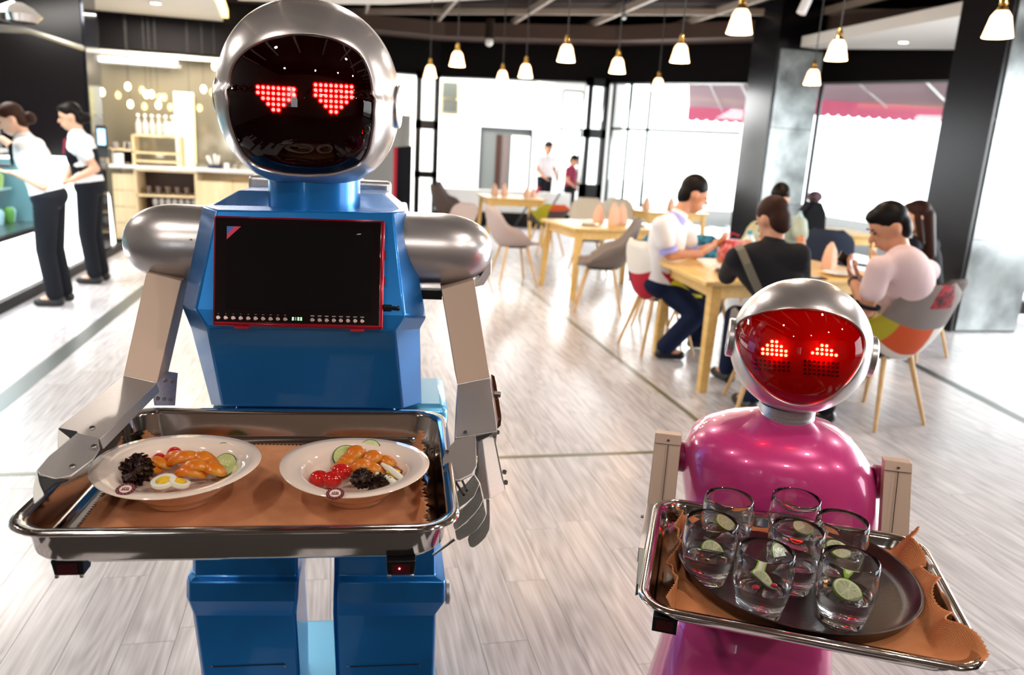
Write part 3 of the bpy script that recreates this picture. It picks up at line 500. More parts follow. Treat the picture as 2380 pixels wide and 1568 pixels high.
# taupe mirror wall with dark header over it
B().box((-2.3, 12.05, 1.35), (3.4, 0.1, 2.7)).obj('wall_bar', 'mirror', kind='structure')
zt = at(360, 120, 12.0)[2]
B().box((-2.3, 11.95, zt + 0.35), (3.5, 0.3, 0.7)).obj('trim_8', mat('matt_black', (0.006, 0.005, 0.006), 0.7, spec=0.1), kind='structure')
B().box((-0.62, 12.1, 1.9), (0.2, 0.6, 3.8)).obj('wall_bar_end', 'blackwall', kind='structure')
B().box((-2.2, 11.86, zt - 0.06), (1.9, 0.05, 0.05)).obj('trim_9', 'whiteceil', kind='structure')
ls = thing('tube_light', 'long white tube light fitting under the dark header over the bar', 'light', (-2.6, 11.8, zt - 0.13)); rbox('diffuser', (-2.75, 11.86, zt - 0.16), (1.25, 0.08, 0.05), 'stripglow', ls); rbox('housing', (-2.75, 11.86, zt - 0.125), (1.3, 0.1, 0.02), 'metalwhite', ls)
arcp = thing('mirror_glow_patch', 'pale glowing patch for the bright mirror reflection behind the bar bottles', 'panel', at(430, 385, 11.95))
p = at(430, 300, 11.96); rbox('glow_sheet', p, (0.26, 0.02, 1.0), mat('pale_mirror_glow', (0.5, 0.54, 0.54), 0.3, emit=(0.9, 0.95, 0.95), es=0.22), arcp); rbox('edge_strip', at(449, 300, 11.95), (0.05, 0.03, 0.95), mat('pale_yellow_edge', (0.8, 0.75, 0.35), 0.4, emit=(1, 0.95, 0.5), es=0.35), arcp)  # glowing sheet imitates a bright reflection in the mirror wall
# bottles, glasses, cups on the bar
def bottle(p, label=None):
    t = thing('bottle', label, 'bottle', p, 'clear glass bottles on the bar shelf'); B().lathe([(0.033, 0), (0.036, 0.02), (0.035, 0.14), (0.014, 0.19), (0.013, 0.23)], p, 14, cap0=True).obj('body', mat('bottle_glass', (0.75, 0.78, 0.78), 0.1, alpha=0.5) if 'bottle_glass' not in MATS else MATS['bottle_glass'], t)
    B().ell(p + V(0, 0, 0.245), 0.02, 10, 6).obj('stopper', 'whitewall', t); return t
b0 = None
for i in range(6):
    p = V(hA + 0.06 + i * 0.085, 11.45, 1.403)
    if b0 is None: b0 = bottle(p, 'clear glass bottle standing in the row on top of the bar shelf')
    else: place(copy_tree(b0), p)
def lathe_thing(name, label, cat, p, prof, mt, group=None, seg=14, **k):
    return B().lathe([(r, z) for r, z in prof], p, seg, cap0=True).obj(name, mt, origin=p, label=label, cat=cat, group=group, **k)
g0 = None
for zi, z in enumerate((0.3925, 0.1325)):
    for i in range(7):
        p = V(pA + 0.20 + i * 0.082, 11.35, z)
        if g0 is None:
            mg = mat('bar_glass', (0.75, 0.75, 0.78), 0.08, alpha=0.55); g0 = lathe_thing('wine_glass', 'clear wine glass standing on the open bar shelves', 'glass', p, [(0.028, 0), (0.004, 0.008), (0.004, 0.07), (0.03, 0.10), (0.034, 0.14), (0.028, 0.18)], mg, 'wine glasses on the open bar shelves')
        else: place(g0.copy(), p) if False else COL.objects.link(place(g0.copy(), p))
for i in range(5):
    p = V(pA + 0.12 + i * 0.12, 11.38, 0.6325); o = lathe_thing('tumbler', 'brownish tumbler on the top open bar shelf', 'glass', p, [(0.03, 0), (0.036, 0.1), (0.034, 0.1), (0.028, 0.01)], mat('smoke_glass', (0.25, 0.18, 0.15), 0.1, alpha=0.7) if 'smoke_glass' not in MATS else MATS['smoke_glass'], 'tumblers on the top open bar shelf')
lathe_thing('canister', 'white canister at the front of the bar shelf foot', 'canister', V(hL + 0.22, 11.35, 1.008), [(0.075, 0), (0.078, 0.14), (0.07, 0.14), (0.07, 0.02)], 'plate')
lathe_thing('mug', 'white mug on the low left bar shelf', 'mug', V(hA - 0.1, 11.45, 1.2025), [(0.035, 0), (0.04, 0.09), (0.036, 0.09), (0.032, 0.01)], 'plate')
lathe_thing('jug', 'white jug on top of the bar shelf beside the bottles', 'jug', V(hB - 0.14, 11.36, 1.4025), [(0.045, 0), (0.055, 0.08), (0.04, 0.16), (0.045, 0.18)], 'plate')
for k, (px, lb) in enumerate(((300, 'small steel pot on the low left bar shelf'), (268, 'small brown jar on the low left bar shelf'))):
    lathe_thing('jar', lb, 'jar', V(at(px, 350, 11.4)[0], 11.4, 1.2025), [(0.04, 0), (0.042, 0.07), (0.03, 0.09)], ('screw', 'greyfab')[k])
t = thing('utensil_holder', 'dark blue utensil holder with white tools at the right end of the bar', 'holder', V(at(500, 380, 11.4)[0], 11.4, 1.008)); p = WORLD[t.name]
B().lathe([(0.09, 0), (0.095, 0.05), (0.085, 0.05)], p, 16, cap0=True).obj('tray', 'navyfab', t)
for dx, h, lean in ((-0.05, 0.16, -0.05), (0.0, 0.19, 0.0), (0.03, 0.17, 0.02), (-0.02, 0.15, -0.07)): B().tube([p + V(dx, 0, 0.01), p + V(dx + lean, 0, h)], [0.009, 0.018], 8).obj('tool', 'plate', t)
lathe_thing('cup', 'white cup beside the utensil holder on the bar', 'cup', V(at(527, 384, 11.35)[0], 11.35, 1.008), [(0.03, 0), (0.035, 0.08), (0.03, 0.08)], 'plate')
pos = thing('card_terminal', 'black upright terminal with lit blue screen beside the dark pillar', 'terminal', at(238, 345, 9.6) * V(1, 1, 0) + V(0, 0, 1.15))
p = at(237, 318, 9.5); rbox('housing', p, (0.11, 0.03, 0.25), 'black', pos, bevel=0.01); rbox('screen', p + V(0, -0.018, 0), (0.075, 0.004, 0.17), 'posscreen', pos); rbox('foot', (p[0], p[1] + 0.03, p[2] - 0.17), (0.12, 0.12, 0.1), 'black', pos)
# display counter
cx = -2.62
cn = thing('display_counter', 'long white backlit display counter with sloping glass front', 'counter', (-3.0, 7.2, 0))
rbox('plinth', (-2.95, 6.3, 0.045), (0.74, 8.2, 0.09), 'kick', cn)
yk = [2.6, 4.1, 5.6, 6.95, 7.45, 8.25]
for a, b_ in zip(yk[:-1], yk[1:]): rbox('lit_front_panel', (cx - 0.02, (a + b_) / 2, 0.32), (0.04, b_ - a - 0.012, 0.44), 'counterlit', cn)
rbox('black_rail', (cx + 0.004, 5.4, 0.565), (0.05, 5.7, 0.035), 'kick', cn)
B().prism([V(cx - 0.03, 2.6, 0.585), V(cx - 0.02, 2.6, 0.58), V(cx - 0.37, 2.6, 1.2), V(cx - 0.38, 2.6, 1.2)], V(0, 4.3, 0)).obj('sloping_glass', 'coolglass', cn)
B().prism([V(cx - 0.03, 6.95, 0.58), V(cx - 0.02, 6.95, 0.58), V(cx - 0.25, 6.95, 1.16), V(cx - 0.26, 6.95, 1.16)], V(0, 1.3, 0)).obj('sloping_glass', 'coolglass', cn)
rbox('display_floor', (-3.0, 5.4, 0.559), (0.7, 5.6, 0.03), 'screw', cn); rbox('top_shelf', (-3.2, 5.4, 1.22), (0.5, 5.6, 0.04), 'countertop', cn); rbox('middle_shelf', (-3.15, 5.4, 0.88), (0.4, 5.5, 0.015), 'mirrorlite', cn)
rbox('display_back', (-3.33, 5.4, 0.85), (0.03, 5.6, 0.7), mat('grey_blue_back', (0.3, 0.45, 0.5), 0.5), cn)
B().prism([V(cx, 8.25, 0.09), V(cx - 0.7, 8.25, 0.09), V(cx - 0.7, 8.25, 1.14), V(cx - 0.26, 8.25, 1.14)], V(0, 0.05, 0)).obj('end_panel', MATS['grey_blue_back'], cn)
B().rings([[V(cx, y, 0.09), V(cx - 0.03, y, 0.66), V(cx - 0.18, y, 1.14), V(cx - 0.7, y, 1.14), V(cx - 0.7, y, 0.09)] for y in (8.3, 10.25)]).obj('lit_end_block', 'counterlit', cn, bevel=0.02)
for i, (px, y_, z, c_) in enumerate(((4, 575, 0.575, (0.7, 0.75, 0.8)), (30, 560, 0.575, (0.75, 0.8, 0.85)), (58, 545, 0.575, (0.25, 0.35, 0.6)), (16, 560, 0.575, (0.25, 0.45, 0.08)), (84, 535, 0.575, (0.7, 0.75, 0.8)), (2, 470, 0.8875, (0.5, 0.6, 0.1)), (22, 465, 0.8875, (0.7, 0.7, 0.2)), (44, 460, 0.8875, (0.75, 0.3, 0.35)), (66, 455, 0.8875, (0.3, 0.55, 0.15)))):
    q_ = onx(px, y_, -2.95); lb_ = ('on the lower display floor, ', 'on the middle display shelf, ')[i > 4] + ('at the very left edge', 'second from the left', 'fourth from the left', 'small green one', 'farthest from the camera', 'leftmost', 'second from the left', 'third from the left', 'farthest from the camera')[i]
    lathe_thing('dessert_cup', ('pale', 'white', 'blue', 'green', 'pale', 'lime green', 'yellow', 'pink', 'dark green')[i] + ' dessert cup ' + lb_, 'cup', V(-2.95 - (0.08 if z > 0.8 else 0), q_[1] + (0.1 if i == 3 else 0), z), [(0.035, 0), (0.05, 0.09), (0.045, 0.12), (0.02, 0.14)], mat('dessert_%d' % i, c_, 0.4), 'dessert cups in the display counter')
lamp('display_fill', 'POINT', (-2.86, 7.35, 1.06), 3, (0.85, 0.97, 1.0), radius=0.04); lamp('display_fill', 'POINT', (-2.86, 7.1, 0.80), 3, (0.85, 0.97, 1.0), radius=0.04)  # added fill lights that brighten the display, no bulbs modelled
lamp('display_strip_light', 'AREA', (-3.12, 6.6, 1.17), 22, (0.85, 0.97, 1.0), size=0.2, size_y=3.0, aim=(-2.95, 6.6, 0))
# left pale window strip beside dark pillar
B().box((-4.6, 9.2, 1.9), (1.6, 0.1, 3.8)).obj('wall_left', mat('pale_green_glass_wall', (0.55, 0.56, 0.45), 0.15), kind='structure')
pl_ = thing('shelf_ornament', 'silver glass ornament bowl high on the dark rail at the top left', 'ornament', at(40, 30, 7.0)); p = at(40, 35, 7.0)
B().lathe([(0.05, 0.09), (0.12, 0.05), (0.17, 0.0), (0.13, -0.05), (0.05, -0.06)], p, 20, cap0=True, cap1=True).obj('bowl', 'steel', pl_)
B().tube([at(-60, 62, 6.5), at(60, 70, 7.6), at(190, 112, 9.3)], 0.03, 8).obj('trim_12', 'darkmetal', kind='structure')

# ================================================================== tables and chairs
def table(label, corners, z=0.75, leg=0.06, group='pale pine dining tables', splay=0.05):
    C = [V(c[0], c[1], z) for c in corners]; cen = sum(C) / 4; t = thing('dining_table', label, 'table', (cen[0], cen[1], 0), group)
    B().prism([c - V(0, 0, 0.028) for c in C], V(0, 0, 0.028)).obj('tabletop', 'pine', t, bevel=0.004)
    inn = [cen + (c - cen) * 0.86 for c in C]
    for i in range(4):
        a, b_ = inn[i], inn[(i + 1) % 4]; d = unit(b_ - a); n = V(-d[1], d[0], 0)
        B().box((a + b_) / 2 - V(0, 0, 0.075), (np.linalg.norm(b_ - a), 0.022, 0.09), (d, n, V(0, 0, 1))).obj('apron', 'pine', t)
    for c in inn:
        o_ = unit(V(c[0] - cen[0], c[1] - cen[1], 0)); top = c - V(0, 0, 0.03); bot = V(c[0], c[1], 0) + o_ * splay; rs = []
        for p, w in ((top, leg), (bot, leg * 0.72)): rs.append([p + V(i * w / 2, j * w / 2, 0) for i, j in ((-1, -1), (1, -1), (1, 1), (-1, 1))])
        B().rings(rs).obj('leg', 'pine', t, bevel=0.003)
    return t
table('pale pine table with the four diners seated round it', [(2.27, 4.40), (3.95, 4.72), (3.80, 5.60), (2.36, 5.47)], leg=0.075, splay=0.02)
table('empty pale pine table with grey shell chairs in the middle of the floor', [(2.36, 7.5), (3.55, 7.7), (3.4, 8.7), (2.25, 8.45)], leg=0.07)
table('pale pine table far left in front of the white hall opening', [(2.25, 11.7), (3.2, 11.7), (3.2, 12.6), (2.25, 12.6)], leg=0.06)
table('pale pine table under the window with dark mullions', [(4.2, 10.1), (5.2, 10.2), (5.1, 11.0), (4.1, 10.9)], leg=0.06)
table('pale pine table by the right hand window next to the pillar', [(5.05, 7.9), (6.2, 7.8), (6.3, 8.7), (5.1, 8.8)], leg=0.06)

def chair(label, loc, rz, mts, patch=None, arms=True, high=0.47, group='shell chairs with beech legs', lean=0.12, w=0.25):
    """shell chair, faces +y before rotation"""
    t = thing('shell_chair', label, 'chair', (0, 0, 0), group); b = B(); rows = []
    S = 15; U = 15
    for i in range(S):
        s_ = i / (S - 1); row = []
        if s_ < 0.45:
            q = s_ / 0.45; y = 0.23 - 0.40 * q; z = 0.455 - 0.035 * math.sin(q * math.pi * 0.6); hw = w * (0.88 + 0.12 * q); ea = (0.02 + (0.20 if arms else 0.04) * (q ** 1.3))
        else:
            q = (s_ - 0.45) / 0.55; a = q * 0.9; y = -0.17 - 0.06 * math.sin(min(q * 2, 1) * math.pi / 2) - lean * q; z = 0.43 + high * (q ** 1.15) + 0.0; hw = w * (1 - 0.10 * q - (0.42 * max(0, (q - 0.75) / 0.25) ** 2)); ea = 0.22 * (1 - q) ** 1.6 if arms else 0.04 * (1 - q)
        for j in range(U):
            th = -1 + 2 * j / (U - 1); e = abs(th) ** 2.6
            fw = (0.13 if arms else 0.07) * e * min(1, s_ / 0.45) * (1.0 if s_ < 0.45 else 1 - 0.55 * (s_ - 0.45) / 0.55)
            zz = z + ea * e; yy = y + (fw if s_ >= 0.2 else 0)
            row.append(V(th * hw * (1 + (0.08 if arms else 0) * e), yy, zz))
        rows.append(row)
    n, m = S, U; vs = [p for r_ in rows for p in r_]; b.v = [tuple(p) for p in vs]
    for i in range(n - 1):
        for j in range(m - 1):
            b.f.append((i * m + j, i * m + j + 1, (i + 1) * m + j + 1, (i + 1) * m + j))
            b.mi.append(patch(i / (n - 2), j / (m - 2)) if patch else 0)
    b.obj('seat_shell', mts, t, solid=0.022, angle=60)
    for sx in (-1, 1):
        for sy in (-1, 1): B().tube([V(0.11 * sx, -0.0 + 0.12 * sy, 0.425), V(0.215 * sx, 0.0 + 0.225 * sy, 0.0)], [0.017, 0.011], 10).obj('leg', 'beech', t)
    B().box((0, 0, 0.418), (0.24, 0.26, 0.014)).obj('leg_mount', 'darkmetal', t)
    return place(t, (loc[0], loc[1], 0), rz)
pi = math.pi
chair('grey felt shell armchair nearest the front of the empty middle table', (2.52, 7.08), 1.25, ['greyfab'])
chair('pale pinkish shell chair at the left end of the empty middle table', (1.98, 8.55), -1.45, ['palefab'], high=0.44)
chair('grey round backed shell chair behind the right end of the middle table', (3.70, 8.5), 2.0, ['greyfab'], high=0.36)
chair('cream tall backed chair behind the peach napkins of the middle table', (3.15, 9.35), 3.0, ['creamfab'], arms=False, high=0.5)
chair('cream tall backed chair in front of the right lattice post', (3.85, 10.4), 2.7, ['creamfab'], arms=False, high=0.45)
chair('dark brown shell chair at the far left table, left of its pair', (1.75, 11.9), -1.35, ['brownfab', 'palefab'], patch=lambda s_, u: 0)
chair('dark brown shell chair at the far left table, right of its pair', (1.95, 12.75), -1.8, ['brownfab'])
chair('brown and olive patchwork chair right of the far left table', (3.05, 11.1), 0.1, ['brownfab', 'olivefab', 'orangefab'], patch=lambda s_, u: (1 if u < 0.3 and s_ > 0.45 else (2 if s_ > 0.85 else 0)), high=0.32)
chair('pale pink chair behind the blue robot shoulder', (1.42, 9.9), 2.2, ['palefab'], arms=False, high=0.34)
chair('chair with blue dotted back left of the man in white', (2.9, 6.45), 2.6, ['bluefab', 'whitefab'], patch=lambda s_, u: 0 if s_ > 0.7 else 1, high=0.40)
chair('red white and navy patchwork chair under the man in white', (2.50, 5.58), -1.50, ['redfab', 'navyfab', 'whitefab', 'yellowfab', 'bluefab'], patch=lambda s_, u: (2 if s_ > 0.74 else 0 if (s_ > 0.45 and u > 0.42) else 1 if s_ > 0.40 else 3 if u > 0.86 else 2), high=0.44, lean=0.05)
chair('blue dotted chair on the far side of the diners table', (3.05, 5.95), 3.0, ['bluefab', 'whitefab'], patch=lambda s_, u: 0, high=0.42)
chair('grey felt chair under the man in the dark jacket', (2.62, 4.12), -0.35, ['greyfab', 'redfab'], high=0.30)
chair('grey orange white and navy patchwork armchair under the man in pale pink', (3.25, 3.95), 0.22, ['greyfab', 'orangefab', 'whitefab', 'navyfab', 'redblack', 'olivefab'], patch=lambda s_, u: (4 if (s_ > 0.88 and 0.35 < u < 0.72) else 0 if s_ > 0.74 else (5 if u < 0.12 else 1 if u < 0.6 else 2) if s_ > 0.50 else 2 if s_ > 0.46 else 3), high=0.46, w=0.28)
chair('pale yellow chair between the man in white and the middle pillar', (4.25, 7.2), 2.2, [mat('pale_yellow_fabric', (0.72, 0.68, 0.42), 0.9)], high=0.5)
chair('dark chair with red seat at the window table on the right', (4.9, 7.0), -0.6, ['navyfab', 'redfab'], patch=lambda s_, u: 1 if s_ < 0.4 else 0)
chair('pale chair partly hidden between the robots arm and body', (0.25, 8.2), 0.4, ['palefab'], arms=False)
# things on tables
def napkin(p, label, group, h=0.2, r=0.05, rz=0.0):
    p = V(*p); rs = []
    for k, (rr, z) in enumerate(((1.0, 0), (0.95, 0.35), (0.7, 0.75), (0.15, 1.0))):
        rs.append([p + V(r * rr * (1 + 0.25 * math.cos(4 * a + k * 0.4)) * math.cos(a + rz), r * rr * (1 + 0.2 * math.cos(3 * a)) * math.sin(a + rz), z * h * (1 - 0.12 * math.cos(2 * a) * (k == 2))) for a in np.linspace(0, 2 * pi, 17)[:-1]])
    return B().rings(rs).obj('folded_napkin', 'napkin', origin=p, label=label, cat='napkin', group=group)
NG = 'standing peach napkins on the tables'
for px, py, z, h, lb in ((1124, 443, .752, .19, 'leftmost standing peach napkin on the far left table'), (1146, 441, .752, .2, 'second standing peach napkin on the far left table'), (1192, 448, .752, .17, 'third standing peach napkin on the far left table'), (1208, 446, .752, .16, 'rightmost standing peach napkin on the far left table')):
    q = onz(px, py, z); q = V(2.35 + (px - 1110) * 0.0075, 12.0 + (px % 7) * 0.04, z); napkin(q, lb, NG, h)
for x, y, h, lb in ((2.95, 8.0, .24, 'tall peach napkin, front one on the middle table'), (3.1, 8.15, .22, 'tall peach napkin behind the front one on the middle table'), (2.88, 8.3, .2, 'left rear peach napkin on the middle table'), (4.35, 10.5, .19, 'left standing napkin on the table under the dark mullions'), (4.75, 10.55, .19, 'right standing napkin on the table under the dark mullions'), (3.35, 5.15, .17, 'peach napkin folded in the middle of the diners table'), (3.62, 5.1, .2, 'tilted peach napkin in front of the man in pale pink')):
    napkin((x, y, 0.752), lb, NG, h, 0.055)
def plate(p, label, r=0.11, mt='plate', name='plate', prof=None):
    return lathe_thing(name, label, name, V(*p), prof or [(r * 0.6, 0), (r, 0.018), (r * 0.98, 0.021), (r * 0.6, 0.006), (0.001, 0.005)], mt, seg=24)
plate((2.62, 7.85, .751), 'white plate on the left end of the middle table'); plate((3.2, 7.9, .751), 'white plate at the right of the napkins on the middle table', 0.1)
plate((2.72, 4.95, .751), 'white plate in front of the man in white', 0.12); plate((2.60, 4.72, .751), 'dark menu plate at the left edge of the diners table', 0.1, 'darkmetal'); plate((3.15, 4.85, .751), 'white plate in the middle of the diners table', 0.11); plate((3.5, 4.8, .751), 'white plate near the man in pale pink', 0.12)
for x, y, lb, c in ((3.0, 5.2, 'clear water glass beside the red bag on the diners table', 'bar_glass'), (3.25, 4.95, 'white cup in the middle of the diners table', 'plate'), (3.42, 5.2, 'dark red drink glass on the diners table', 'maroon')):
    lathe_thing('drinking_glass', lb, 'glass', V(x, y, .751), [(0.028, 0), (0.036, 0.1), (0.033, 0.1), (0.026, 0.01)], c)
bg_ = thing('gift_bag', 'red and pink patterned bag standing on the far side of the diners table', 'bag', (2.95, 5.35, .751)); B().rings([[V(2.95 + i * w_, 5.35 + j * 0.05, z) for i, j in ((-1, -1), (1, -1), (1, 1), (-1, 1))] for w_, z in ((0.10, .751), (0.11, .84), (0.07, .92))]).obj('bag_body', mat('red_pink_print', (0.55, 0.06, 0.07), 0.3, col2=(0.8, 0.45, 0.45), nscale=30, coat=0.5), bg_, bevel=0.01)
B().tube([V(2.90, 5.35, .91), V(2.93, 5.35, .97), V(2.99, 5.35, .95)], 0.006, 6).obj('handle', 'redfab', bg_)
bt = thing('water_bottle', 'pale teal water bottle on the diners table beside the dark jacket man', 'bottle', (3.12, 5.42, .751)); B().lathe([(0.04, 0), (0.045, 0.03), (0.045, 0.16), (0.02, 0.2), (0.02, 0.22)], V(3.12, 5.42, .751), 16, cap0=True).obj('body', 'teal', bt); B().lathe([(0.024, 0.205), (0.024, 0.235)], V(3.12, 5.42, .751), 14, cap0=True, cap1=True).obj('cap', mat('blue_cap', (0.1, 0.35, 0.5), 0.4), bt)
vs_ = thing('handbag', 'black handbag with scarf standing on the right hand window table', 'bag', (5.55, 8.3, .751)); B().rings([[V(5.55 + i * w_, 8.3 + j * 0.1, z) for i, j in ((-1, -1), (1, -1), (1, 1), (-1, 1))] for w_, z in ((0.16, .751), (0.14, .95), (0.06, 1.08))]).obj('bag_body', 'blackcloth', vs_, bevel=0.02); B().ell(V(5.53, 8.25, 1.14), (0.09, 0.08, 0.07)).obj('scarf', mat('scarf_print', (0.15, 0.08, 0.12), 0.8, col2=(0.02, 0.02, 0.02), nscale=20), vs_)
lathe_thing('water_bottle', 'small clear bottle left of the handbag on the window table', 'bottle', V(5.3, 8.15, .751), [(0.04, 0), (0.042, 0.16), (0.018, 0.2), (0.018, 0.22)], 'teal')
t = thing('folding_stand', 'folded red and grey stand leaning inside the hall behind the parapet', 'stand', (3.6, 14.6, 0)); B().tube([V(3.35, 14.6, 0.0), V(3.78, 14.6, 0.72)], 0.018, 8).obj('leg', 'darkmetal', t); B().tube([V(3.85, 14.6, 0.0), V(4.25, 14.6, 0.72)], 0.018, 8).obj('leg', 'darkmetal', t); B().tube([V(3.74, 14.6, 0.66), V(3.82, 14.6, 0.8)], 0.035, 8).obj('grip', 'redfab', t)
t = thing('red_banner_stand', 'dark stand with a red side edge behind the blue robot head', 'stand', at(930, 400, 12.0) * V(1, 1, 0)); p = at(938, 400, 12.0); B().rings([[V(p[0] - 0.12, 12, 0), V(p[0] + 0.12, 12, 0), V(p[0] + 0.12, 12.1, 0), V(p[0] - 0.12, 12.1, 0)], [V(p[0] - 0.1, 12, 1.42), V(p[0] + 0.12, 12, 1.45), V(p[0] + 0.12, 12.1, 1.45), V(p[0] - 0.1, 12.1, 1.42)]]).obj('board', 'blackcloth', t); B().box((p[0] - 0.13, 11.99, 0.72), (0.05, 0.05, 1.4)).obj('edge', 'redfab', t)

# ================================================================== people
def person(label, J, top='white', bottom='blackcloth', skin='skin', hairm='hair', sleeves='short', extra=None, hair='short', voxel=0.011, sc=1.0, shoes='shoe', girl=False, group=None):
    """J: world joints. One remeshed body; clothes, hair, eyes are children."""
    H = J['head']; N = J['neck']; Ch = J['chest']; P = J['pelvis']; F = unit(J['face']); base = V(P[0], P[1], 0)
    t = thing('person', label, 'person', base, group)
    up = unit(J.get('up', V(0, 0, 1))); up = unit(up - F * up.dot(F)); Rt = unit(np.cross(F, up)); hx = (Rt, F, up); s = sc
    sp = unit(N - P); sr = unit(J['shR'] - J['shL']); sf = unit(np.cross(sp, sr)); tx = (sr, sf, sp)
    def skull(b, k=0.0):
        b.ell(H + up * 0.02 * s - F * 0.005 * s, (0.074 * s + k, 0.094 * s + k, 0.105 * s + k), 18, 12, hx)
    b = B(); skull(b); b.ell(H - up * 0.055 * s + F * 0.025 * s, (0.056 * s, 0.066 * s, 0.068 * s), 16, 10, hx)
    b.cap(H + F * 0.088 * s + up * 0.005 * s, H + F * 0.108 * s - up * 0.025 * s, 0.009 * s, 0.014 * s, 10); b.cap(H + F * 0.088 * s - up * 0.062 * s - Rt * 0.014, H + F * 0.088 * s - up * 0.062 * s + Rt * 0.014, 0.010, 0.010, 8)
    for q in (-1, 1): b.ell(H + Rt * q * 0.076 * s - F * 0.012 * s - up * 0.005 * s, (0.010 * s, 0.020 * s, 0.032 * s), 10, 8, hx)
    b.cap(N + (H - N) * 0.0, H - F * 0.02 * s - up * 0.03 * s, 0.056 * s, 0.050 * s)
    b.ell(Ch, (0.165 * s, 0.105 * s, 0.18 * s), 18, 12, tx); b.ell((Ch + P) / 2, (0.14 * s, 0.098 * s, 0.18 * s), 16, 10, tx); b.ell(P, (0.165 * s, 0.115 * s, 0.13 * s), 16, 10, tx)
    b.cap(J['shL'], J['shR'], 0.052 * s, 0.052 * s)
    for k in 'LR':
        sh, el, wr = J['sh' + k], J['el' + k], J['wr' + k]
        b.cap(sh, el, 0.050 * s, 0.038 * s); b.cap(el, wr, 0.040 * s, 0.026 * s)
        hd = unit(J['hd' + k] - wr) if 'hd' + k in J else unit(wr - el); ha = unit(np.cross(hd, V(0.2, 0.1, 1))); hb = np.cross(hd, ha)
        b.ell(wr + hd * 0.045 * s, (0.036 * s, 0.050 * s, 0.017 * s), 12, 8, (ha, hd, hb))
        for i, (o_, ln) in enumerate(((-0.027, 0.060), (-0.009, 0.070), (0.009, 0.066), (0.027, 0.052))):
            r0 = wr + hd * 0.080 * s + ha * o_ * s; r1 = r0 + hd * ln * 0.55 * s - hb * 0.010; r2 = r1 + (hd * 0.55 - hb * 0.8) * ln * 0.5 * s
            b.cap(r0 - hd * 0.02, r1, 0.010 * s, 0.009 * s, 8); b.cap(r1, r2, 0.009 * s, 0.008 * s, 8)
        q0 = wr + hd * 0.03 * s - ha * 0.03 * s; b.cap(q0, q0 + (hd * 0.6 - ha * 0.65) * 0.05 * s, 0.012, 0.010, 8)
        hp, kn, an = J['hp' + k], J['kn' + k], J['an' + k]
        b.cap(hp, kn, 0.080 * s, 0.055 * s); b.cap(kn, an, 0.053 * s, 0.036 * s); ft = J['ft' + k]; b.cap(an - V(0, 0, 0.01), ft, 0.038 * s, 0.030 * s)
    b.obj('body', skin, t, remesh=voxel, smooth=3)
    # clothes
    c = B(); g = 0.016
    c.ell(Ch, (0.165 * s + g, 0.110 * s + g, 0.185 * s + g), 18, 12, tx); c.ell((Ch + P) / 2, (0.150 * s + g, 0.105 * s + g, 0.19 * s), 18, 12, tx); c.ell(P + sp * 0.03, (0.165 * s + g, 0.115 * s + g, 0.12 * s), 18, 10, tx)
    for q in (.2, .35, .5, .65, .8): c.ell(Ch + (P - Ch) * q, (0.160 * s + g, 0.110 * s + g * .8, 0.12 * s), 18, 10, tx)
    c.cap(J['shL'], J['shR'], 0.058 * s + g * .6, 0.058 * s + g * .6); c.cap(N - sp * 0.03, N + (H - N) * 0.12, 0.075 * s, 0.064 * s)
    for k in 'LR':
        sh, el, wr = J['sh' + k], J['el' + k], J['wr' + k]
        if sleeves == 'short': c.cap(sh, sh + (el - sh) * 0.52, 0.060 * s + g * .4, 0.060 * s + g * .4)
        elif sleeves == 'long': c.cap(sh, el, 0.066 * s, 0.056 * s); c.cap(el, wr + (el - wr) * 0.08, 0.058 * s, 0.042 * s)
    c.ell(Ch + (N - Ch) * 0.45, (0.150 * s, 0.088 * s + g, 0.10 * s), 18, 10, tx)
    c.obj('shirt', top, t, remesh=voxel, smooth=12)
    c = B(); c.ell(P - sp * 0.01, (0.170 * s + g * 1.2, 0.122 * s + g, 0.115 * s), 18, 10, tx)
    for k in 'LR':
        hp, kn, an = J['hp' + k], J['kn' + k], J['an' + k]; c.cap(hp, kn, 0.088 * s + g * .6, 0.066 * s + g * .6); c.cap(kn, an + (kn - an) * 0.04, 0.066 * s + g * .5, 0.058 * s + g * .5)
    c.obj('trousers', bottom, t, remesh=voxel, smooth=4)
    for k in 'LR':
        an, ft = J['an' + k], J['ft' + k]; c = B(); d = unit((ft - an) * V(1, 1, 0)); c.cap(V(an[0], an[1], 0.045) - d * 0.03, V(ft[0], ft[1], 0.036), 0.044, 0.036); c.obj('shoe', shoes, t, remesh=0.009, smooth=2)
    # hair
    c = B(); Hc = H + up * 0.045 * s - F * 0.016 * s
    c.ell(Hc, (0.080 * s, 0.096 * s, 0.092 * s), 18, 12, hx)
    if hair != 'crop': c.ell(H + up * 0.085 * s + F * 0.035 * s, (0.062 * s, 0.056 * s, 0.038 * s), 14, 8, hx)
    c.ell(H - F * 0.055 * s - up * 0.01 * s, (0.070 * s, 0.055 * s, 0.085 * s), 16, 10, hx)
    if hair == 'bun': c.ell(H - F * 0.125 * s - up * 0.03 * s, (0.045 * s, 0.045 * s, 0.05 * s), 12, 8, hx)
    if hair == 'long':
        c.cap(H - F * 0.06 * s, H - F * 0.085 * s - up * 0.30 * s, 0.075 * s, 0.045 * s)
        for q in (-1, 1): c.cap(H + Rt * q * 0.062 * s + F * 0.0, H + Rt * q * 0.07 * s - F * 0.02 - up * 0.20 * s, 0.03 * s, 0.022 * s)
    c.obj('hair', hairm, t, remesh=0.009, smooth=2)
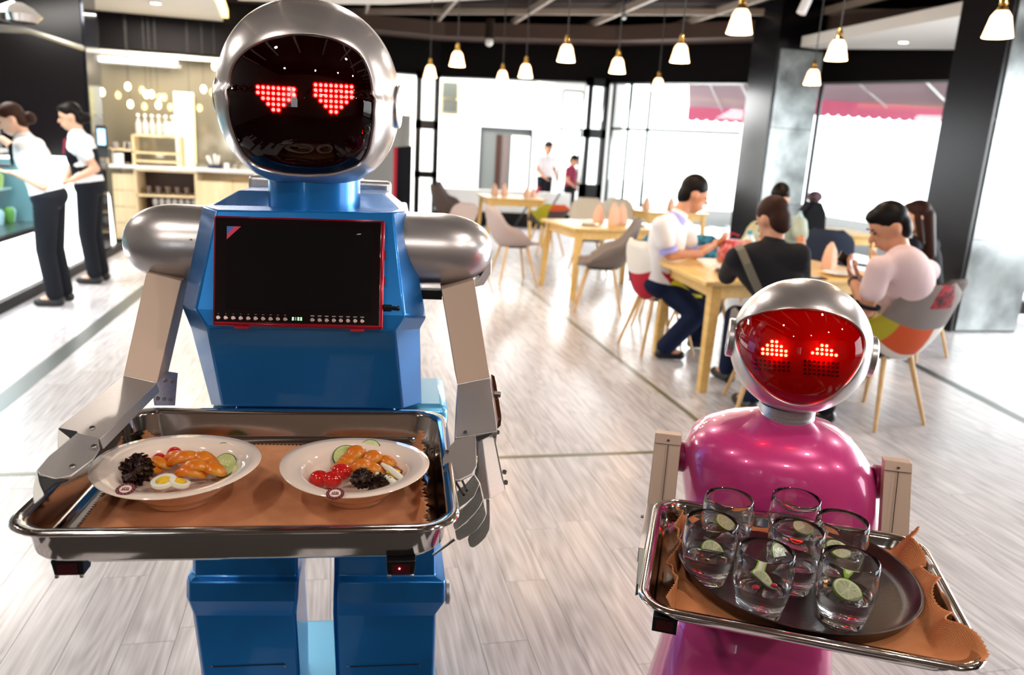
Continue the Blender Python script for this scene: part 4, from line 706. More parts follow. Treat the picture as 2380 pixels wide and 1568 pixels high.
    for q in (-1, 1):
        B().ell(H + F * 0.083 * s + Rt * q * 0.030 * s + up * 0.008 * s, (0.013 * s, 0.008 * s, 0.006 * s), 10, 6, hx).obj('eye', 'eye', t)
        B().box(H + F * 0.089 * s + Rt * q * 0.031 * s + up * 0.030 * s, (0.032 * s, 0.008 * s, 0.006 * s), hx).obj('eyebrow', hairm, t)
    B().ell(H + F * 0.096 * s - up * 0.062 * s, (0.020 * s, 0.007 * s, 0.006 * s), 10, 6, hx).obj('mouth', 'lip', t)
    if extra: extra(t, J, hx, tx, s)
    return t
def collar(t, N, F, mt, s=1.0, sp=V(0, 0, 1)):
    a = unit(np.cross(sp, F)); f = np.cross(a, sp); rs = []
    for r, z in ((0.072, -0.01), (0.064, 0.035), (0.070, 0.03), (0.084, -0.02)): rs.append([N + (a * math.cos(x) * r + f * math.sin(x) * r) * s + sp * z * s for x in np.linspace(0, 2 * pi, 21)[:-1]])
    B().rings(rs).obj('collar', mt, t)
def stand_left(foot, h, lean=0.0):
    """standing person facing -x at foot (x,y)"""
    x, y = foot; s = h / 1.65
    def q(a, l, z): return V(x - a, y + l, z * s)
    return dict(head=q(.10 + lean, 0, 1.535), neck=q(.045 + lean, 0, 1.375), chest=q(.02 + lean * .7, 0, 1.22), pelvis=q(-0.02, 0, .93), face=V(-1, -0.10, -0.30), shL=q(.02 + lean, -.155, 1.325), shR=q(.02 + lean, .155, 1.325), hpL=q(-.02, -.085, .88), hpR=q(-.02, .085, .88), knL=q(.01, -.09, .48), knR=q(0, .09, .48), anL=q(-.03, -.09, .09), anR=q(-.05, .10, .09), ftL=q(.10, -.10, .035), ftR=q(.08, .11, .035))
# waitress nearest the left edge
J = stand_left((-2.32, 7.10), 1.62, 0.07); J['face'] = V(-1, -0.15, -0.45); J['head'] = J['head'] + V(-0.03, 0, -0.01)
J.update(elL=at(100, 432, 6.93), wrL=at(38, 402, 6.85), hdL=at(5, 398, 6.85), elR=at(40, 350, 7.35), wrR=at(5, 322, 7.4), hdR=at(-25, 315, 7.4))
def ex1(t, J, hx, tx, s):
    collar(t, J['neck'] + V(-.01, 0, -0.01), V(-1, 0, -.3), 'white'); B().prism([J['neck'] + V(-.10, -.02, -.03), J['neck'] + V(-.135, -.0, -.06), J['neck'] + V(-.125, 0, -.22), J['neck'] + V(-.10, -.03, -.21)], V(0, .03, 0)).obj('necktie', 'blackcloth', t)
person('waitress in a white blouse holding a tablet, nearest the left edge', J, 'white', 'blackcloth', 'skin2', 'hair2', hair='bun', extra=ex1)
tb = thing('tablet_device', 'small black order tablet held by the left waitress', 'tablet', at(6, 385, 6.85)); rbox('body', at(4, 385, 6.85), (0.14, 0.09, 0.015), 'black', tb); rbox('screen', at(4, 385, 6.85) + V(0, 0, 0.009), (0.12, 0.07, 0.003), 'screen', tb)
J = stand_left((-2.30, 8.14), 1.67, 0.0); J['face'] = V(-1, -0.2, -0.25)
J.update(elL=at(222, 392, 7.98), wrL=at(165, 420, 7.85), hdL=at(140, 428, 7.85), elR=at(165, 395, 8.3), wrR=at(150, 425, 8.1), hdR=at(135, 432, 8.05))
def ex2(t, J, hx, tx, s):
    collar(t, J['neck'] + V(-.01, 0, -0.01), V(-1, 0, -.2), 'white'); g = 0.03; c = B(); c.ell(J['chest'] - V(0, 0, 0.035), (0.150 + g, 0.110 + g, 0.175), 18, 12, tx); c.ell((J['chest'] + J['pelvis']) / 2, (0.145 + g, 0.10 + g, 0.2), 18, 12, tx); c.obj('waistcoat', 'blackcloth', t, remesh=0.011, smooth=4)
    B().prism([J['neck'] + V(-.11, -.02, -.03), J['neck'] + V(-.13, -.0, -.05), J['neck'] + V(-.15, 0, -.18), J['neck'] + V(-.12, -.03, -.17)], V(0, .03, 0)).obj('necktie', 'maroon', t)
person('waitress in black waistcoat with clasped hands, in front of the dark pillar', J, 'white', 'blackcloth', 'skin2', 'hair', hair='bun', extra=ex2)
# seated man in white, facing right
Y = 5.35
J = dict(head=at(1613, 452, Y), neck=at(1572, 508, Y), chest=at(1550, 560, Y + .05), pelvis=V(2.46, 5.50, 0.55), face=V(1, -0.15, -0.35), shR=at(1537, 525, Y - .17), shL=at(1590, 528, Y + .2), elR=at(1556, 592, Y - .2), wrR=at(1628, 590, Y - .2), hdR=at(1655, 575, Y - .2), elL=at(1610, 590, Y + .15), wrL=at(1655, 572, Y + .05), hdL=at(1675, 560, Y), hpR=V(2.50, 5.42, .51), hpL=V(2.50, 5.62, .51), knR=at(1620, 730, 5.25), knL=at(1655, 715, 5.6), anR=at(1545, 800, 5.28), anL=at(1615, 800, 5.6))
J['anR'][2] = 0.09; J['anL'][2] = 0.09; J['ftR'] = J['anR'] + V(.13, -.02, -.055); J['ftL'] = J['anL'] + V(.13, 0, -.055)
def ex3(t, J, hx, tx, s):
    collar(t, J['neck'] + V(0, 0, -0.005), V(1, 0, -.4), 'lilac', sp=unit(J['head'] - J['neck']))
    for k in 'RL':
        a, e = J['sh' + k], J['el' + k]; B().tube([a + (e - a) * 0.78, a + (e - a) * 0.93], 0.068, 16).obj('sleeve_trim', 'lilac', t)
person('man in a white polo with lilac collar seated at the left of the table', J, 'white', 'navy', 'skin', 'hair', hair='crop', extra=ex3, sc=1.10)
# man in the dark jacket, back to us
J = dict(head=at(1795, 512, 3.85), neck=at(1797, 572, 3.80), chest=at(1785, 628, 3.84), pelvis=V(2.78, 4.02, 0.52), face=V(-0.25, 1, -0.45), shL=at(1712, 600, 3.85), shR=at(1856, 592, 3.72), elL=at(1690, 640, 4.22), wrL=at(1722, 588, 4.55), hdL=at(1740, 570, 4.62), elR=at(1862, 650, 3.95), wrR=at(1820, 600, 4.45), hdR=at(1800, 590, 4.5), hpL=V(2.68, 4.08, .50), hpR=V(2.88, 4.06, .50), knL=V(2.62, 4.52, .50), knR=V(2.98, 4.50, .50), anL=V(2.55, 4.30, .09), anR=V(2.86, 3.95, .09), ftL=V(2.54, 4.43, .035), ftR=V(2.83, 4.07, .035))
J['anL'] = onz(1690, 868, .06); J['ftL'] = onz(1662, 862, .035); J['anR'] = onz(1742, 935, .06); J['ftR'] = onz(1712, 925, .035); J['anL'][2] = J['anR'][2] = .09; J['knL'] = V(2.62, 4.60, .49); J['knR'] = V(2.72, 4.30, .49)
def ex4(t, J, hx, tx, s):
    b = B(); rs = []; P_ = [at(1718, 572, 3.84), at(1724, 580, 3.74), at(1738, 612, 3.665), at(1752, 645, 3.655), at(1764, 672, 3.665), at(1780, 705, 3.69)]
    for p in P_: rs.append([p - V(.018, 0, 0.008), p + V(.018, 0, .008), p + V(.018, .02, .008), p - V(.018, -.02, .008)])
    b.rings(rs).obj('shoulder_strap', 'strap', t); collar(t, J['neck'] - V(0, 0, 0.01), V(-.2, 1, -.4), 'charcoal', 1.05)
person('man in a charcoal jacket with an olive shoulder strap, back to the camera', J, 'charcoal', 'navy', 'skin', 'hair2', sleeves='long', hair='crop', extra=ex4)
# diner on the far side, face hidden
J = dict(head=at(1812, 462, 5.9), neck=at(1818, 505, 6.0), chest=at(1822, 545, 6.05), pelvis=V(3.95, 6.1, 0.54), face=V(-0.4, -1, -0.5), shL=at(1858, 520, 5.95), shR=at(1778, 520, 6.0), elL=at(1862, 570, 5.75), wrL=at(1845, 590, 5.5), elR=at(1770, 575, 5.75), wrR=at(1790, 590, 5.5), hpL=V(4.05, 6.0, .50), hpR=V(3.83, 6.0, .50), knL=V(3.95, 5.6, .50), knR=V(3.7, 5.62, .50), anL=V(3.95, 5.65, .09), anR=V(3.7, 5.7, .09), ftL=V(3.93, 5.53, .035), ftR=V(3.68, 5.58, .035))
person('black haired diner in a sage shirt behind the dark jacket man', J, 'sage', 'navy', 'skin', 'hair', hair='short')
# man in pale pink with phone
Y = 3.72
J = dict(head=at(2066, 528, Y), neck=at(2092, 592, Y - .02), chest=at(2112, 640, Y - .05), pelvis=V(3.33, 3.92, 0.54), face=V(-1, 0.35, -0.62), shL=at(2045, 622, Y - .12), shR=at(2155, 630, Y + .12), elL=at(2012, 722, Y - .08), wrL=at(1983, 650, Y + .18), hdL=at(1974, 618, Y + .22), elR=at(2085, 705, Y + .30), wrR=at(2000, 655, Y + .4), hdR=at(1985, 630, Y + .4), hpL=V(3.25, 3.86, .50), hpR=V(3.37, 4.06, .50), knL=V(2.86, 4.08, .50), knR=V(3.0, 4.30, .50), anL=V(2.86, 3.86, .09), anR=V(3.0, 4.36, .09), ftL=V(2.74, 3.92, .035), ftR=V(2.9, 4.44, .035))
def ex5(t, J, hx, tx, s):
    collar(t, J['neck'] + V(0.0, 0, -0.012), V(-1, .3, -.5), 'navy', 1.05, sp=unit(J['head'] - J['neck'] + V(0, 0, .1)))
    for k in 'L':
        a, e = J['sh' + k], J['el' + k]; B().tube([a + (e - a) * 0.84, a + (e - a) * 0.90], 0.071, 16).obj('sleeve_trim', 'blackcloth', t)
        a, e = J['el' + k], J['wr' + k]; B().tube([a + (e - a) * 0.90, a + (e - a) * 0.97], 0.034, 14).obj('wristwatch', 'black', t)
person('man in a pale pink polo looking down at his phone, seated right', J, 'pinkwhite', 'blackcloth', 'skin', 'hair', extra=ex5, sc=1.07)
ph = thing('phone', 'black phone held by the man in pale pink', 'phone', at(1966, 605, 3.98)); p = at(1966, 604, 3.98); ax = (unit(V(0.8, 0.1, -0.45)), unit(V(0.1, -1, 0)), unit(np.cross(unit(V(0.8, 0.1, -0.45)), unit(V(0.1, -1, 0))))); B().box(p, (0.12, 0.012, 0.06), ax).obj('body', 'black', ph, bevel=0.003); B().box(p + ax[1] * 0.008, (0.105, 0.003, 0.052), ax).obj('screen', 'screen', ph)
ph = B().box(V(3.20, 4.62, .757), (0.13, 0.07, 0.01)).obj('phone', 'black', bevel=0.003, label='black phone lying on the table beside the raised phone', cat='phone')
# woman further back on the right
J = dict(head=at(2130, 505, 5.2), neck=at(2142, 552, 5.25), chest=at(2148, 600, 5.3), pelvis=V(4.75, 5.35, 0.54), face=V(-0.9, 0.5, -0.2), shL=at(2118, 572, 5.12), shR=at(2165, 570, 5.4), elL=at(2095, 620, 5.15), wrL=at(2050, 600, 5.35), elR=at(2140, 620, 5.6), wrR=at(2090, 600, 5.7), hpL=V(4.66, 5.3, .50), hpR=V(4.72, 5.5, .50), knL=V(4.25, 5.5, .50), knR=V(4.35, 5.72, .50), anL=V(4.25, 5.45, .09), anR=V(4.35, 5.7, .09), ftL=V(4.13, 5.5, .035), ftR=V(4.22, 5.76, .035))
person('woman with long dark brown hair behind the man in pale pink', J, 'blackcloth', 'navy', 'skin2', 'hair2', sleeves='none', hair='long', girl=True)
chair('dark chair under the long haired woman by the right pillar', (4.72, 5.42), 0.3, ['brownfab'], arms=False, high=0.26, w=0.2)
chair('cream chair under the sage shirt diner on the far side', (3.98, 6.18), 2.9, ['creamfab'], arms=False, high=0.3)
# far people in the white hall
def stander(px, py, Y, h, face, **k):
    p = at(px, py, Y); s = h / 1.7; x, y, z0 = p[0], p[1], 0.0; f = unit(V(face[0], face[1], 0)); r = V(f[1], -f[0], 0)
    def q(a, l, z): return V(x, y, 0) + f * a * s + r * l * s + V(0, 0, z * s)
    return dict(head=q(.06, 0, 1.585), neck=q(.01, 0, 1.42), chest=q(0, 0, 1.26), pelvis=q(0, 0, .96), face=V(face[0], face[1], -0.35), shL=q(0, -.17, 1.37), shR=q(0, .17, 1.37), elL=q(.03, -.24, 1.12), elR=q(.03, .24, 1.12), wrL=q(.20, -.16, .98), wrR=q(.20, .16, .98), hpL=q(0, -.09, .92), hpR=q(0, .09, .92), knL=q(.02, -.09, .5), knR=q(.0, .09, .5), anL=q(0, -.1, .09), anR=q(-.02, .1, .09), ftL=q(.12, -.1, .035), ftR=q(.1, .1, .035))
hY = 15.9
person('man in a white shirt and dark apron standing inside the white hall', stander(1268, 380, hY, 1.66, (0.4, -0.9)), 'white', 'blackcloth', 'skin', 'hair', voxel=0.016)
person('person in a maroon top beside the right lattice post', stander(1327, 400, 15.2, 1.42, (0.7, -0.6)), 'maroon', 'blackcloth', 'skin', 'hair', voxel=0.016, sc=0.9)

# ================================================================== ROBOT HEAD MAKER
def star_head(rob, C, ax, abc, n, jaw, bpx, mats, seg=120, vis_in=0.975, name='head_shell', nb=2.0):
    X, Yv, Z = ax; a, b_, c = abc
    def loc(p): q = p - C; return np.stack([q @ X, q @ Yv, q @ Z], -1)
    def F(L):
        z = L[..., 2]; j = 1 - jaw * np.clip(-z / c, 0, 1) ** 2; m = np.where(z < 0, n, nb); return (np.abs(L[..., 0] / (a * j)) ** m + np.abs(L[..., 1] / b_) ** m + np.abs(z / c) ** m)
    def radial(D):
        lo = np.zeros(D.shape[:-1]); hi = np.full(D.shape[:-1], 0.6)
        for _ in range(30):
            m = (lo + hi) / 2; ins = F(D * m[..., None]) < 1; lo = np.where(ins, m, lo); hi = np.where(ins, hi, m)
        return lo
    def hit(px, py, sc=1.0):
        v = unit(ray(px, py)); t0 = np.linalg.norm(C - O0); ts = np.linspace(t0 - 0.32, t0 + 0.1, 500); L = loc(O0 + ts[:, None] * v) / sc; ins = F(L) < 1
        if not ins.any(): k = int(np.argmin(F(L)))
        else: k = int(np.argmax(ins))
        return O0 + ts[k] * v
    H = [unit(loc(hit(px, py))) for px, py in bpx]; fc = unit(np.mean(H, 0)); e1 = unit(np.cross(fc, V(0, 0, 1))); e2 = np.cross(e1, fc)
    ph = []; be = []
    for h in H:
        ph.append(math.atan2(h @ e2, h @ e1)); be.append(math.acos(np.clip(h @ fc, -1, 1)))
    o = np.argsort(ph); ph = np.array(ph)[o]; be = np.array(be)[o]
    A_ = np.linspace(-pi, pi, seg, endpoint=False); Bt = np.interp(A_, np.concatenate([ph - 2 * pi, ph, ph + 2 * pi]), np.concatenate([be, be, be]))
    for _ in range(2): Bt = (np.roll(Bt, 1) + 2 * Bt + np.roll(Bt, -1)) / 4
    def ring(ang, sc): 
        D = np.cos(ang)[:, None] * fc + np.sin(ang)[:, None] * (np.cos(A_)[:, None] * e1 + np.sin(A_)[:, None] * e2); r = radial(D) * sc; P = D * r[:, None]
        return [C + p[0] * X + p[1] * Yv + p[2] * Z for p in P]
    rs = [ring(Bt * 0.995, 0.955), ring(Bt * 0.996, 0.98), ring(Bt * 1.0, 0.996), ring(Bt * 1.014, 1.0)]
    for k in range(1, 37): rs.append(ring(Bt * 1.012 + (pi - 0.02 - Bt * 1.012) * k / 36, 1.0))
    sh = B().rings(rs, False, True).obj(name, mats[0], rob, angle=50)
    rs = [ring(Bt * max(k, 0.02), vis_in) for k in np.linspace(0, 0.998, 16)]
    B().rings(rs, True, False).obj('visor', mats[1], sh, angle=60)
    rs = [ring(Bt * max(k, 0.02), 0.93 + 0.028 * k ** 6) for k in np.linspace(0, 0.998, 14)]
    B().rings(rs, True, False).obj('visor_backing', mats[2], sh, angle=60)
    return sh, hit, loc
def disc_at(p, n, r, th, name, mt, parent, seg=12):
    n = unit(n); a = unit(np.cross(n, V(0.1, 0.2, 1))); b = np.cross(n, a)
    return B().lathe([(r, 0), (r, th * .7), (r * .8, th)], p, seg, (a, b, n), cap0=True, cap1=True).obj(name, mt, parent)

# ================================================================== BLUE ROBOT
r1, f1 = frame(-5); UP = V(0, 0, 1)
A = lambda px, py, d: onp(px, py, f1, d)
rb = thing('serving_robot', 'tall blue serving robot with silver helmet head and dark red visor', 'robot', A(735, 900, 1.75) * V(1, 1, 0))
a8 = math.radians(-7); hX = math.cos(a8) * r1 + math.sin(a8) * f1; hY_ = np.cross(UP, hX)
HC = A(722, 223, 1.72)
bp1 = [(538, 150), (560, 122), (600, 98), (650, 82), (700, 78), (750, 82), (800, 98), (838, 122), (858, 160), (868, 210), (870, 260), (864, 320), (855, 360), (838, 385), (800, 400), (740, 409), (690, 409), (630, 400), (590, 388), (565, 365), (545, 325), (530, 280), (526, 235), (529, 190)]
sh, hit, _l = star_head(rb, HC, (hX, hY_, UP), (0.182, 0.178, 0.187), 2.5, 0.05, bp1, ('silver', 'visor1', 'face1'), nb=2.12)
def led_grid(rows, x0, y0, dx, dy, slope, hitf, C, parent, rad, mts, sc=0.945):
    first = None
    for r_, (c0, n_) in enumerate(rows):
        for c_ in range(c0, c0 + n_):
            px = x0 + dx * c_; py = y0 + dy * r_ + slope * dx * c_; p = hitf(px, py, sc); n = unit(unit(p - C) * 0.5 - unit(ray(px, py)))
            disc_at(p + n * 0.0006, n, rad * 1.75, 0.0006, 'led_halo', mts[1], parent, 10); disc_at(p + n * 0.0013, n, rad, 0.0012, 'led', mts[0], parent, 8)  # emissive disc imitates the glow around each LED
K = 3.136
led_grid([(0, 8), (0, 8), (1, 6), (2, 4), (3, 2)], 450 + 470 / K, 634 / K, 37.3 / K, 39.2 / K, 0.066, hit, HC, sh, 0.0033, ('led1', 'ledhalo1'))
led_grid([(0, 8), (0, 8), (0, 8), (1, 6), (2, 4), (3, 2)], 450 + 889 / K, 618 / K, 37.3 / K, 37.8 / K, 0.055, hit, HC, sh, 0.0033, ('led1', 'ledhalo1'))
for px, py in ((552, 117), (839, 130), (527, 193), (574, 371), (842, 379)):
    p = hit(px, py, 0.985); disc_at(p, p - HC, 0.0035, 0.002, 'screw', 'brass', sh)
for sgn, px in ((1, 933), (-1, 513)):
    e = HC + hX * sgn * (0.171 if sgn > 0 else 0.174) - UP * 0.012; axx = (hY_, UP, hX * sgn)
    B().lathe([(0.044, 0), (0.044, 0.013), (0.041, 0.0155), (0.001, 0.016)], e, 28, axx).obj('ear_disc', 'silver', sh)
# neck and torso
nk = A(732, 470, 1.725); nz = nk[2]
B().lathe([(0.096, nz - 0.03), (0.096, nz + 0.055)], V(nk[0], nk[1], 0), 40, cap0=True, cap1=True).obj('neck', 'blue', rb)
rows = []
top = [A(504, 488, 1.60), A(914, 493, 1.60), A(945, 491, 1.68), None, None, A(471, 478, 1.68)]
mid = [A(454, 718, 1.505), A(941, 733, 1.505), A(990, 739, 1.60), None, None, A(423, 712, 1.60)]
low = [A(481, 760, 1.50), A(918, 768, 1.50), A(976, 764, 1.60), None, None, A(444, 764, 1.60)]
bot = [A(516, 943, 1.585), A(937, 950, 1.585), A(980, 938, 1.66), None, None, A(491, 942, 1.66)]
for q in (top, mid, low, bot):
    q[3] = q[2] + f1 * 0.26; q[4] = q[5] + f1 * 0.26
tor = B().rings([bot, low, mid, top]).obj('torso', 'blue', rb, angle=12, bevel=0.004)
bk = [A(512, 453, 1.93), A(929, 441, 1.93)]
B().rings([[top[5] + f1 * 0.0 - UP * 0.01, top[2] - UP * 0.01, top[3] - UP * .01, top[4] - UP * .01], [V(0, 0, 0.028) + top[5] + f1 * 0.10 + r1 * 0.05, V(0, 0, 0.028) + top[2] + f1 * 0.10 - r1 * 0.05, V(0, 0, 0.028) + top[3] - r1 * 0.05, V(0, 0, 0.028) + top[4] + r1 * 0.05]]).obj('shoulder_deck', 'blue', rb, angle=12, bevel=0.004)
B().box((top[2] + top[5]) / 2 + f1 * 0.30 - UP * 0.06, (0.34, 0.06, 0.22), (r1, f1, UP)).obj('back_panel', 'alu2', rb, bevel=0.01)
hipz = A(700, 940, 1.66)[2]
hl, hr_ = A(478, 942, 1.66), A(1045, 942, 1.66); hw = (hr_ - hl) @ r1; hc = (hl + hr_) / 2
B().box(hc + f1 * 0.15 + UP * (-0.09), (hw, 0.24, 0.16), (r1, f1, UP)).obj('hip_block', mat('light_blue_paint', (0.10, 0.42, 0.70), 0.3, 0.4, 0.5), rb, bevel=0.02)
tb_ = V(0, 0, hipz - 0.3)
B().box((bot[0] + bot[1]) / 2 + f1 * 0.14 - UP * 0.14, (0.34, 0.2, 0.26), (r1, f1, UP)).obj('lower_body', 'blue', rb, bevel=0.01)
# legs
def leg1(xs, name):
    d = 1.62; out = []
    for (xa, xb, py, dd) in xs: out.append((A(xa, py, d + dd), A(xb, py, d + dd), dd))
    rs = []
    for a_, b_, dd in out:
        ba = 0.0105 if dd > -0.01 else 0.0
        o1 = a_ - r1 * 0.012; o2 = b_ + r1 * 0.012 * 0.2
        bx = f1 * (0.20 - dd); rs.append([a_, b_, b_ + r1 * 0.004 + f1 * 0.012, b_ + bx, a_ - r1 * 0.012 + bx, a_ - r1 * 0.012 + f1 * 0.02])
    # continue to the ankle
    b0, b1 = rs[-1], []
    k = (0.10 - b0[0][2]); 
    for p in b0: q = p.copy(); q[2] = 0.10; b1.append(q)
    rs.append(b1); return B().rings(rs).obj(name, 'blue', rb, angle=15, bevel=0.003)
lx = [(455, 687, 1200, 0), (455, 687, 1338, 0), (441, 689, 1353, -0.018), (440, 687, 1397, -0.018), (454, 683, 1430, 0), (474, 692, 1568, 0.0)]
rx = [(787, 1008, 1200, 0), (787, 1010, 1338, 0), (787, 1032, 1353, -0.018), (785, 1032, 1400, -0.018), (784, 1010, 1430, 0), (790, 1006, 1568, 0.0)]
for q in (lx, rx):
    lg = leg1(q, 'leg'); ya = 1548
    for px in (q[-1][0] + 18, q[-1][1] - 30):
        p = A(px, ya, 1.618); disc_at(p, -f1, 0.0025, 0.0015, 'screw', 'screw', lg)
    p = (A(q[-1][0] + 30, 1545, 1.6185) + A(q[-1][1] - 40, 1547, 1.6185)) / 2; B().box(p, (0.16, 0.002, 0.0015), (r1, f1, UP)).obj('seam', 'dark', lg)
bc = A(745, 1560, 1.78); B().rings([[V(bc[0], bc[1], z) + r1 * i * w + f1 * j * dd for i, j in ((-1, -1), (0.75, -1), (1, -.6), (1, 1), (-1, 1), (-1, -.6))] for w, dd, z in ((0.30, 0.26, 0.03), (0.30, 0.26, 0.12), (0.26, 0.22, 0.155))]).obj('base', MATS['light_blue_paint'], rb, angle=20, bevel=0.006)
for i in (-1, 1):
    for j in (-1, 1): B().lathe([(0.03, -0.012), (0.03, 0.012)], V(bc[0], bc[1], 0.03) + r1 * i * 0.2 + f1 * j * 0.17, 16, (f1, UP, r1), True, True).obj('wheel', 'black', rb)
p = A(1036, 1375, 1.66); B().lathe([(0.028, 0), (0.028, 0.008), (0.02, 0.012)], p, 20, (f1, UP, r1), cap1=True).obj('knee_cap', 'alu', rb)
# shoulders
def shoulder(c0, axis, L, rz_, ry, name):
    rs = []; n_ = 36
    for t_ in [0.0, 0.35, 0.5] + [0.5 + 0.5 * math.sin(x) for x in np.linspace(0.12, pi / 2 - 0.03, 12)]:
        q = max(0, (t_ - 0.42) / 0.58); k = (1 - q ** 2.3) ** (1 / 2.3) if q < 1 else 0.02
        rs.append([c0 + axis * L * t_ + f1 * math.cos(x) * ry * k + UP * math.sin(x) * rz_ * k for x in np.linspace(0, 2 * pi, n_ + 1)[:-1]])
    return B().rings(rs).obj(name, 'silver', rb, angle=50)
sL = A(468, 566, 1.735); e = A(290, 566, 1.735); shl = shoulder(sL + r1 * 0.05, -r1, ((sL - e) @ r1) + 0.05, 0.083, 0.085, 'shoulder')
sR = A(960, 576, 1.70); e2 = A(1144, 576, 1.70); shr = shoulder(sR - r1 * 0.05, r1, ((e2 - sR) @ r1) + 0.05, 0.079, 0.085, 'shoulder')
for px, py, sh_, d in ((445, 558, shl, 1.655), (974, 566, shr, 1.625)): disc_at(A(px, py, d), -f1, 0.0035, 0.003, 'screw', 'screw', sh_)
# arms : sheet-metal channels given by the four corners of the visible face and a thickness
def plate_box(P, vec, name, mt, parent, bevel=0.0012): return B().prism(P, vec).obj(name, mt, parent, bevel=bevel, angle=20)
ual = plate_box([A(340, 632, 1.665), A(422, 652, 1.655), A(365, 890, 1.50), A(287, 872, 1.51)], f1 * 0.075 + UP * 0.0, 'upper_arm', 'beige', rb)  # beige puts warm light into the colour of the silver arm
fal = plate_box([A(287, 872, 1.51), A(365, 890, 1.50), A(232, 1020, 1.21), A(134, 994, 1.22)], -UP * 0.022 + f1 * 0.012, 'forearm', 'alu', rb)
plate_box([A(366, 872, 1.545), A(384, 862, 1.56), A(410, 866, 1.57), A(404, 942, 1.58), A(358, 942, 1.53), A(354, 912, 1.51)], r1 * 0.003, 'elbow_bracket', 'alu2', rb)
for px, py in ((385, 884), (400, 886), (367, 925), (382, 927), (397, 928)): disc_at(A(px, py, 1.50), -f1, 0.004, 0.004, 'screw', 'screw', fal)
hl_ = plate_box([A(180, 1005, 1.205), A(228, 1016, 1.20), A(232, 1040, 1.17), A(216, 1066, 1.14), A(165, 1104, 1.09), A(130, 1112, 1.08), A(92, 1102, 1.085), A(85, 1092, 1.10), A(112, 1060, 1.14)], -UP * 0.004, 'hand_plate', 'alu', rb)
hsd = plate_box([A(137, 993, 1.222), A(180, 1001, 1.215), A(164, 1017, 1.20), A(138, 1003, 1.21)], -UP * 0.004, 'wrist_gap_shade', 'dark', rb)  # dark plate paints the shade inside the wrist opening
plate_box([A(134, 996, 1.215), A(139, 1000, 1.212), A(163, 1017, 1.19), A(134, 1043, 1.17)], -UP * 0.003, 'wrist_cover', 'whitewall', rb)
plate_box([A(87, 1096, 1.095), A(104, 1106, 1.09), A(160, 1112, 1.08), A(132, 1120, 1.07), A(101, 1145, 1.055), A(90, 1118, 1.07)], -UP * 0.004, 'finger_gap_shade', 'dark', rb)  # dark plate in place of the shaded hollow behind the fingers
plate_box([A(85, 1097, 1.09), A(78, 1130, 1.06), A(76, 1152, 1.045), A(79, 1167, 1.035), A(102, 1146, 1.045), A(93, 1127, 1.06), A(88, 1110, 1.08)], -UP * 0.004, 'finger_plate', 'whitewall', rb)
for px, py, d in ((215, 997, 1.235), (219, 1040, 1.165), (169, 1086, 1.115)): disc_at(A(px, py, d) + UP * 0.001, UP - f1 * 0.3, 0.0045, 0.003, 'screw', 'screw', hl_)
# right arm
uar = plate_box([A(1026, 672, 1.62), A(1102, 650, 1.62), A(1139, 878, 1.47), A(1063, 893, 1.47)], f1 * 0.075, 'upper_arm', 'beige', rb)
B().box(A(1000, 682, 1.66), (0.05, 0.03, 0.02), (r1, f1, UP)).obj('shoulder_bracket', 'black', rb)
plate_box([A(1100, 668, 1.66), A(1125, 662, 1.67), A(1142, 635, 1.68), A(1142, 600, 1.69), A(1118, 640, 1.67)], f1 * 0.05, 'shoulder_skirt', 'silver', rb)
far_ = plate_box([A(1063, 893, 1.47), A(1139, 878, 1.47), A(1156, 1002, 1.29), A(1058, 1018, 1.29)], f1 * 0.02 - UP * 0.05, 'forearm', 'alu', rb)
plate_box([A(1141, 868, 1.475), A(1151, 874, 1.475), A(1166, 968, 1.36), A(1157, 976, 1.36)], f1 * 0.004 - UP * 0.02, 'mirror_plate', 'copperlit', rb)
B().tube([A(1148, 915, 1.42), A(1163, 917, 1.42)], 0.006, 8).obj('knob', 'screw', far_)
hrp = plate_box([A(1060, 1020, 1.285), A(1106, 1010, 1.285), A(1108, 1082, 1.20), A(1098, 1100, 1.18), A(1070, 1114, 1.165), A(1042, 1117, 1.165), A(1030, 1108, 1.17), A(1029, 1064, 1.22), A(1036, 1045, 1.24)], -UP * 0.004, 'hand_plate', 'alu', rb)
HM = mat('dull_hand_metal', (0.36, 0.36, 0.34), 0.38, 0.8, noise=0.1, nscale=120)
def HP(pts, name, mt=None, back=0.0, th=0.005, off=0.0):
    mt = mt or HM; cxm_ = sum(p[0] for p in pts) / len(pts); cym_ = sum(p[1] for p in pts) / len(pts)
    if name == 'finger': pts = [(cxm_ + (x_ - cxm_) * .955, cym_ + (y_ - cym_) * .955) for x_, y_ in pts]
    P = []
    for x_, y_ in pts:
        px, py = 940 + x_ / 4.9, 980 + y_ / 4.9; P.append(A(px, py, 1.278 - (py - 1010) * 0.00093 + back * (px - 1120) / 40.0 + off))
    return B().prism(P, f1 * th).obj(name, mt, rb, bevel=0.0008, angle=20)
HP([(840, 225), (885, 203), (975, 875), (905, 882), (865, 700), (800, 600), (835, 450)], 'back_of_hand', back=-0.01)
HP([(885, 203), (1005, 140), (1150, 780), (980, 878)], 'hand_side', 'alu', back=0.03)
HP([(1005, 140), (1024, 148), (1152, 775), (1130, 792)], 'side_rail', 'black', back=0.03, th=0.012)
HP([(808, 175), (1005, 125), (960, 165), (830, 225)], 'wrist_gap_shade', 'dark', back=0.0, th=0.003)  # dark plate for shade at the right wrist
HP([(800, 600), (862, 700), (800, 850), (700, 935), (625, 985), (585, 965), (565, 900), (575, 830), (620, 780), (700, 715)], 'finger')
HP([(865, 705), (905, 880), (870, 960), (800, 1050), (700, 1150), (600, 1230), (565, 1240), (548, 1200), (552, 1085), (700, 960), (800, 855)], 'finger', off=0.008)
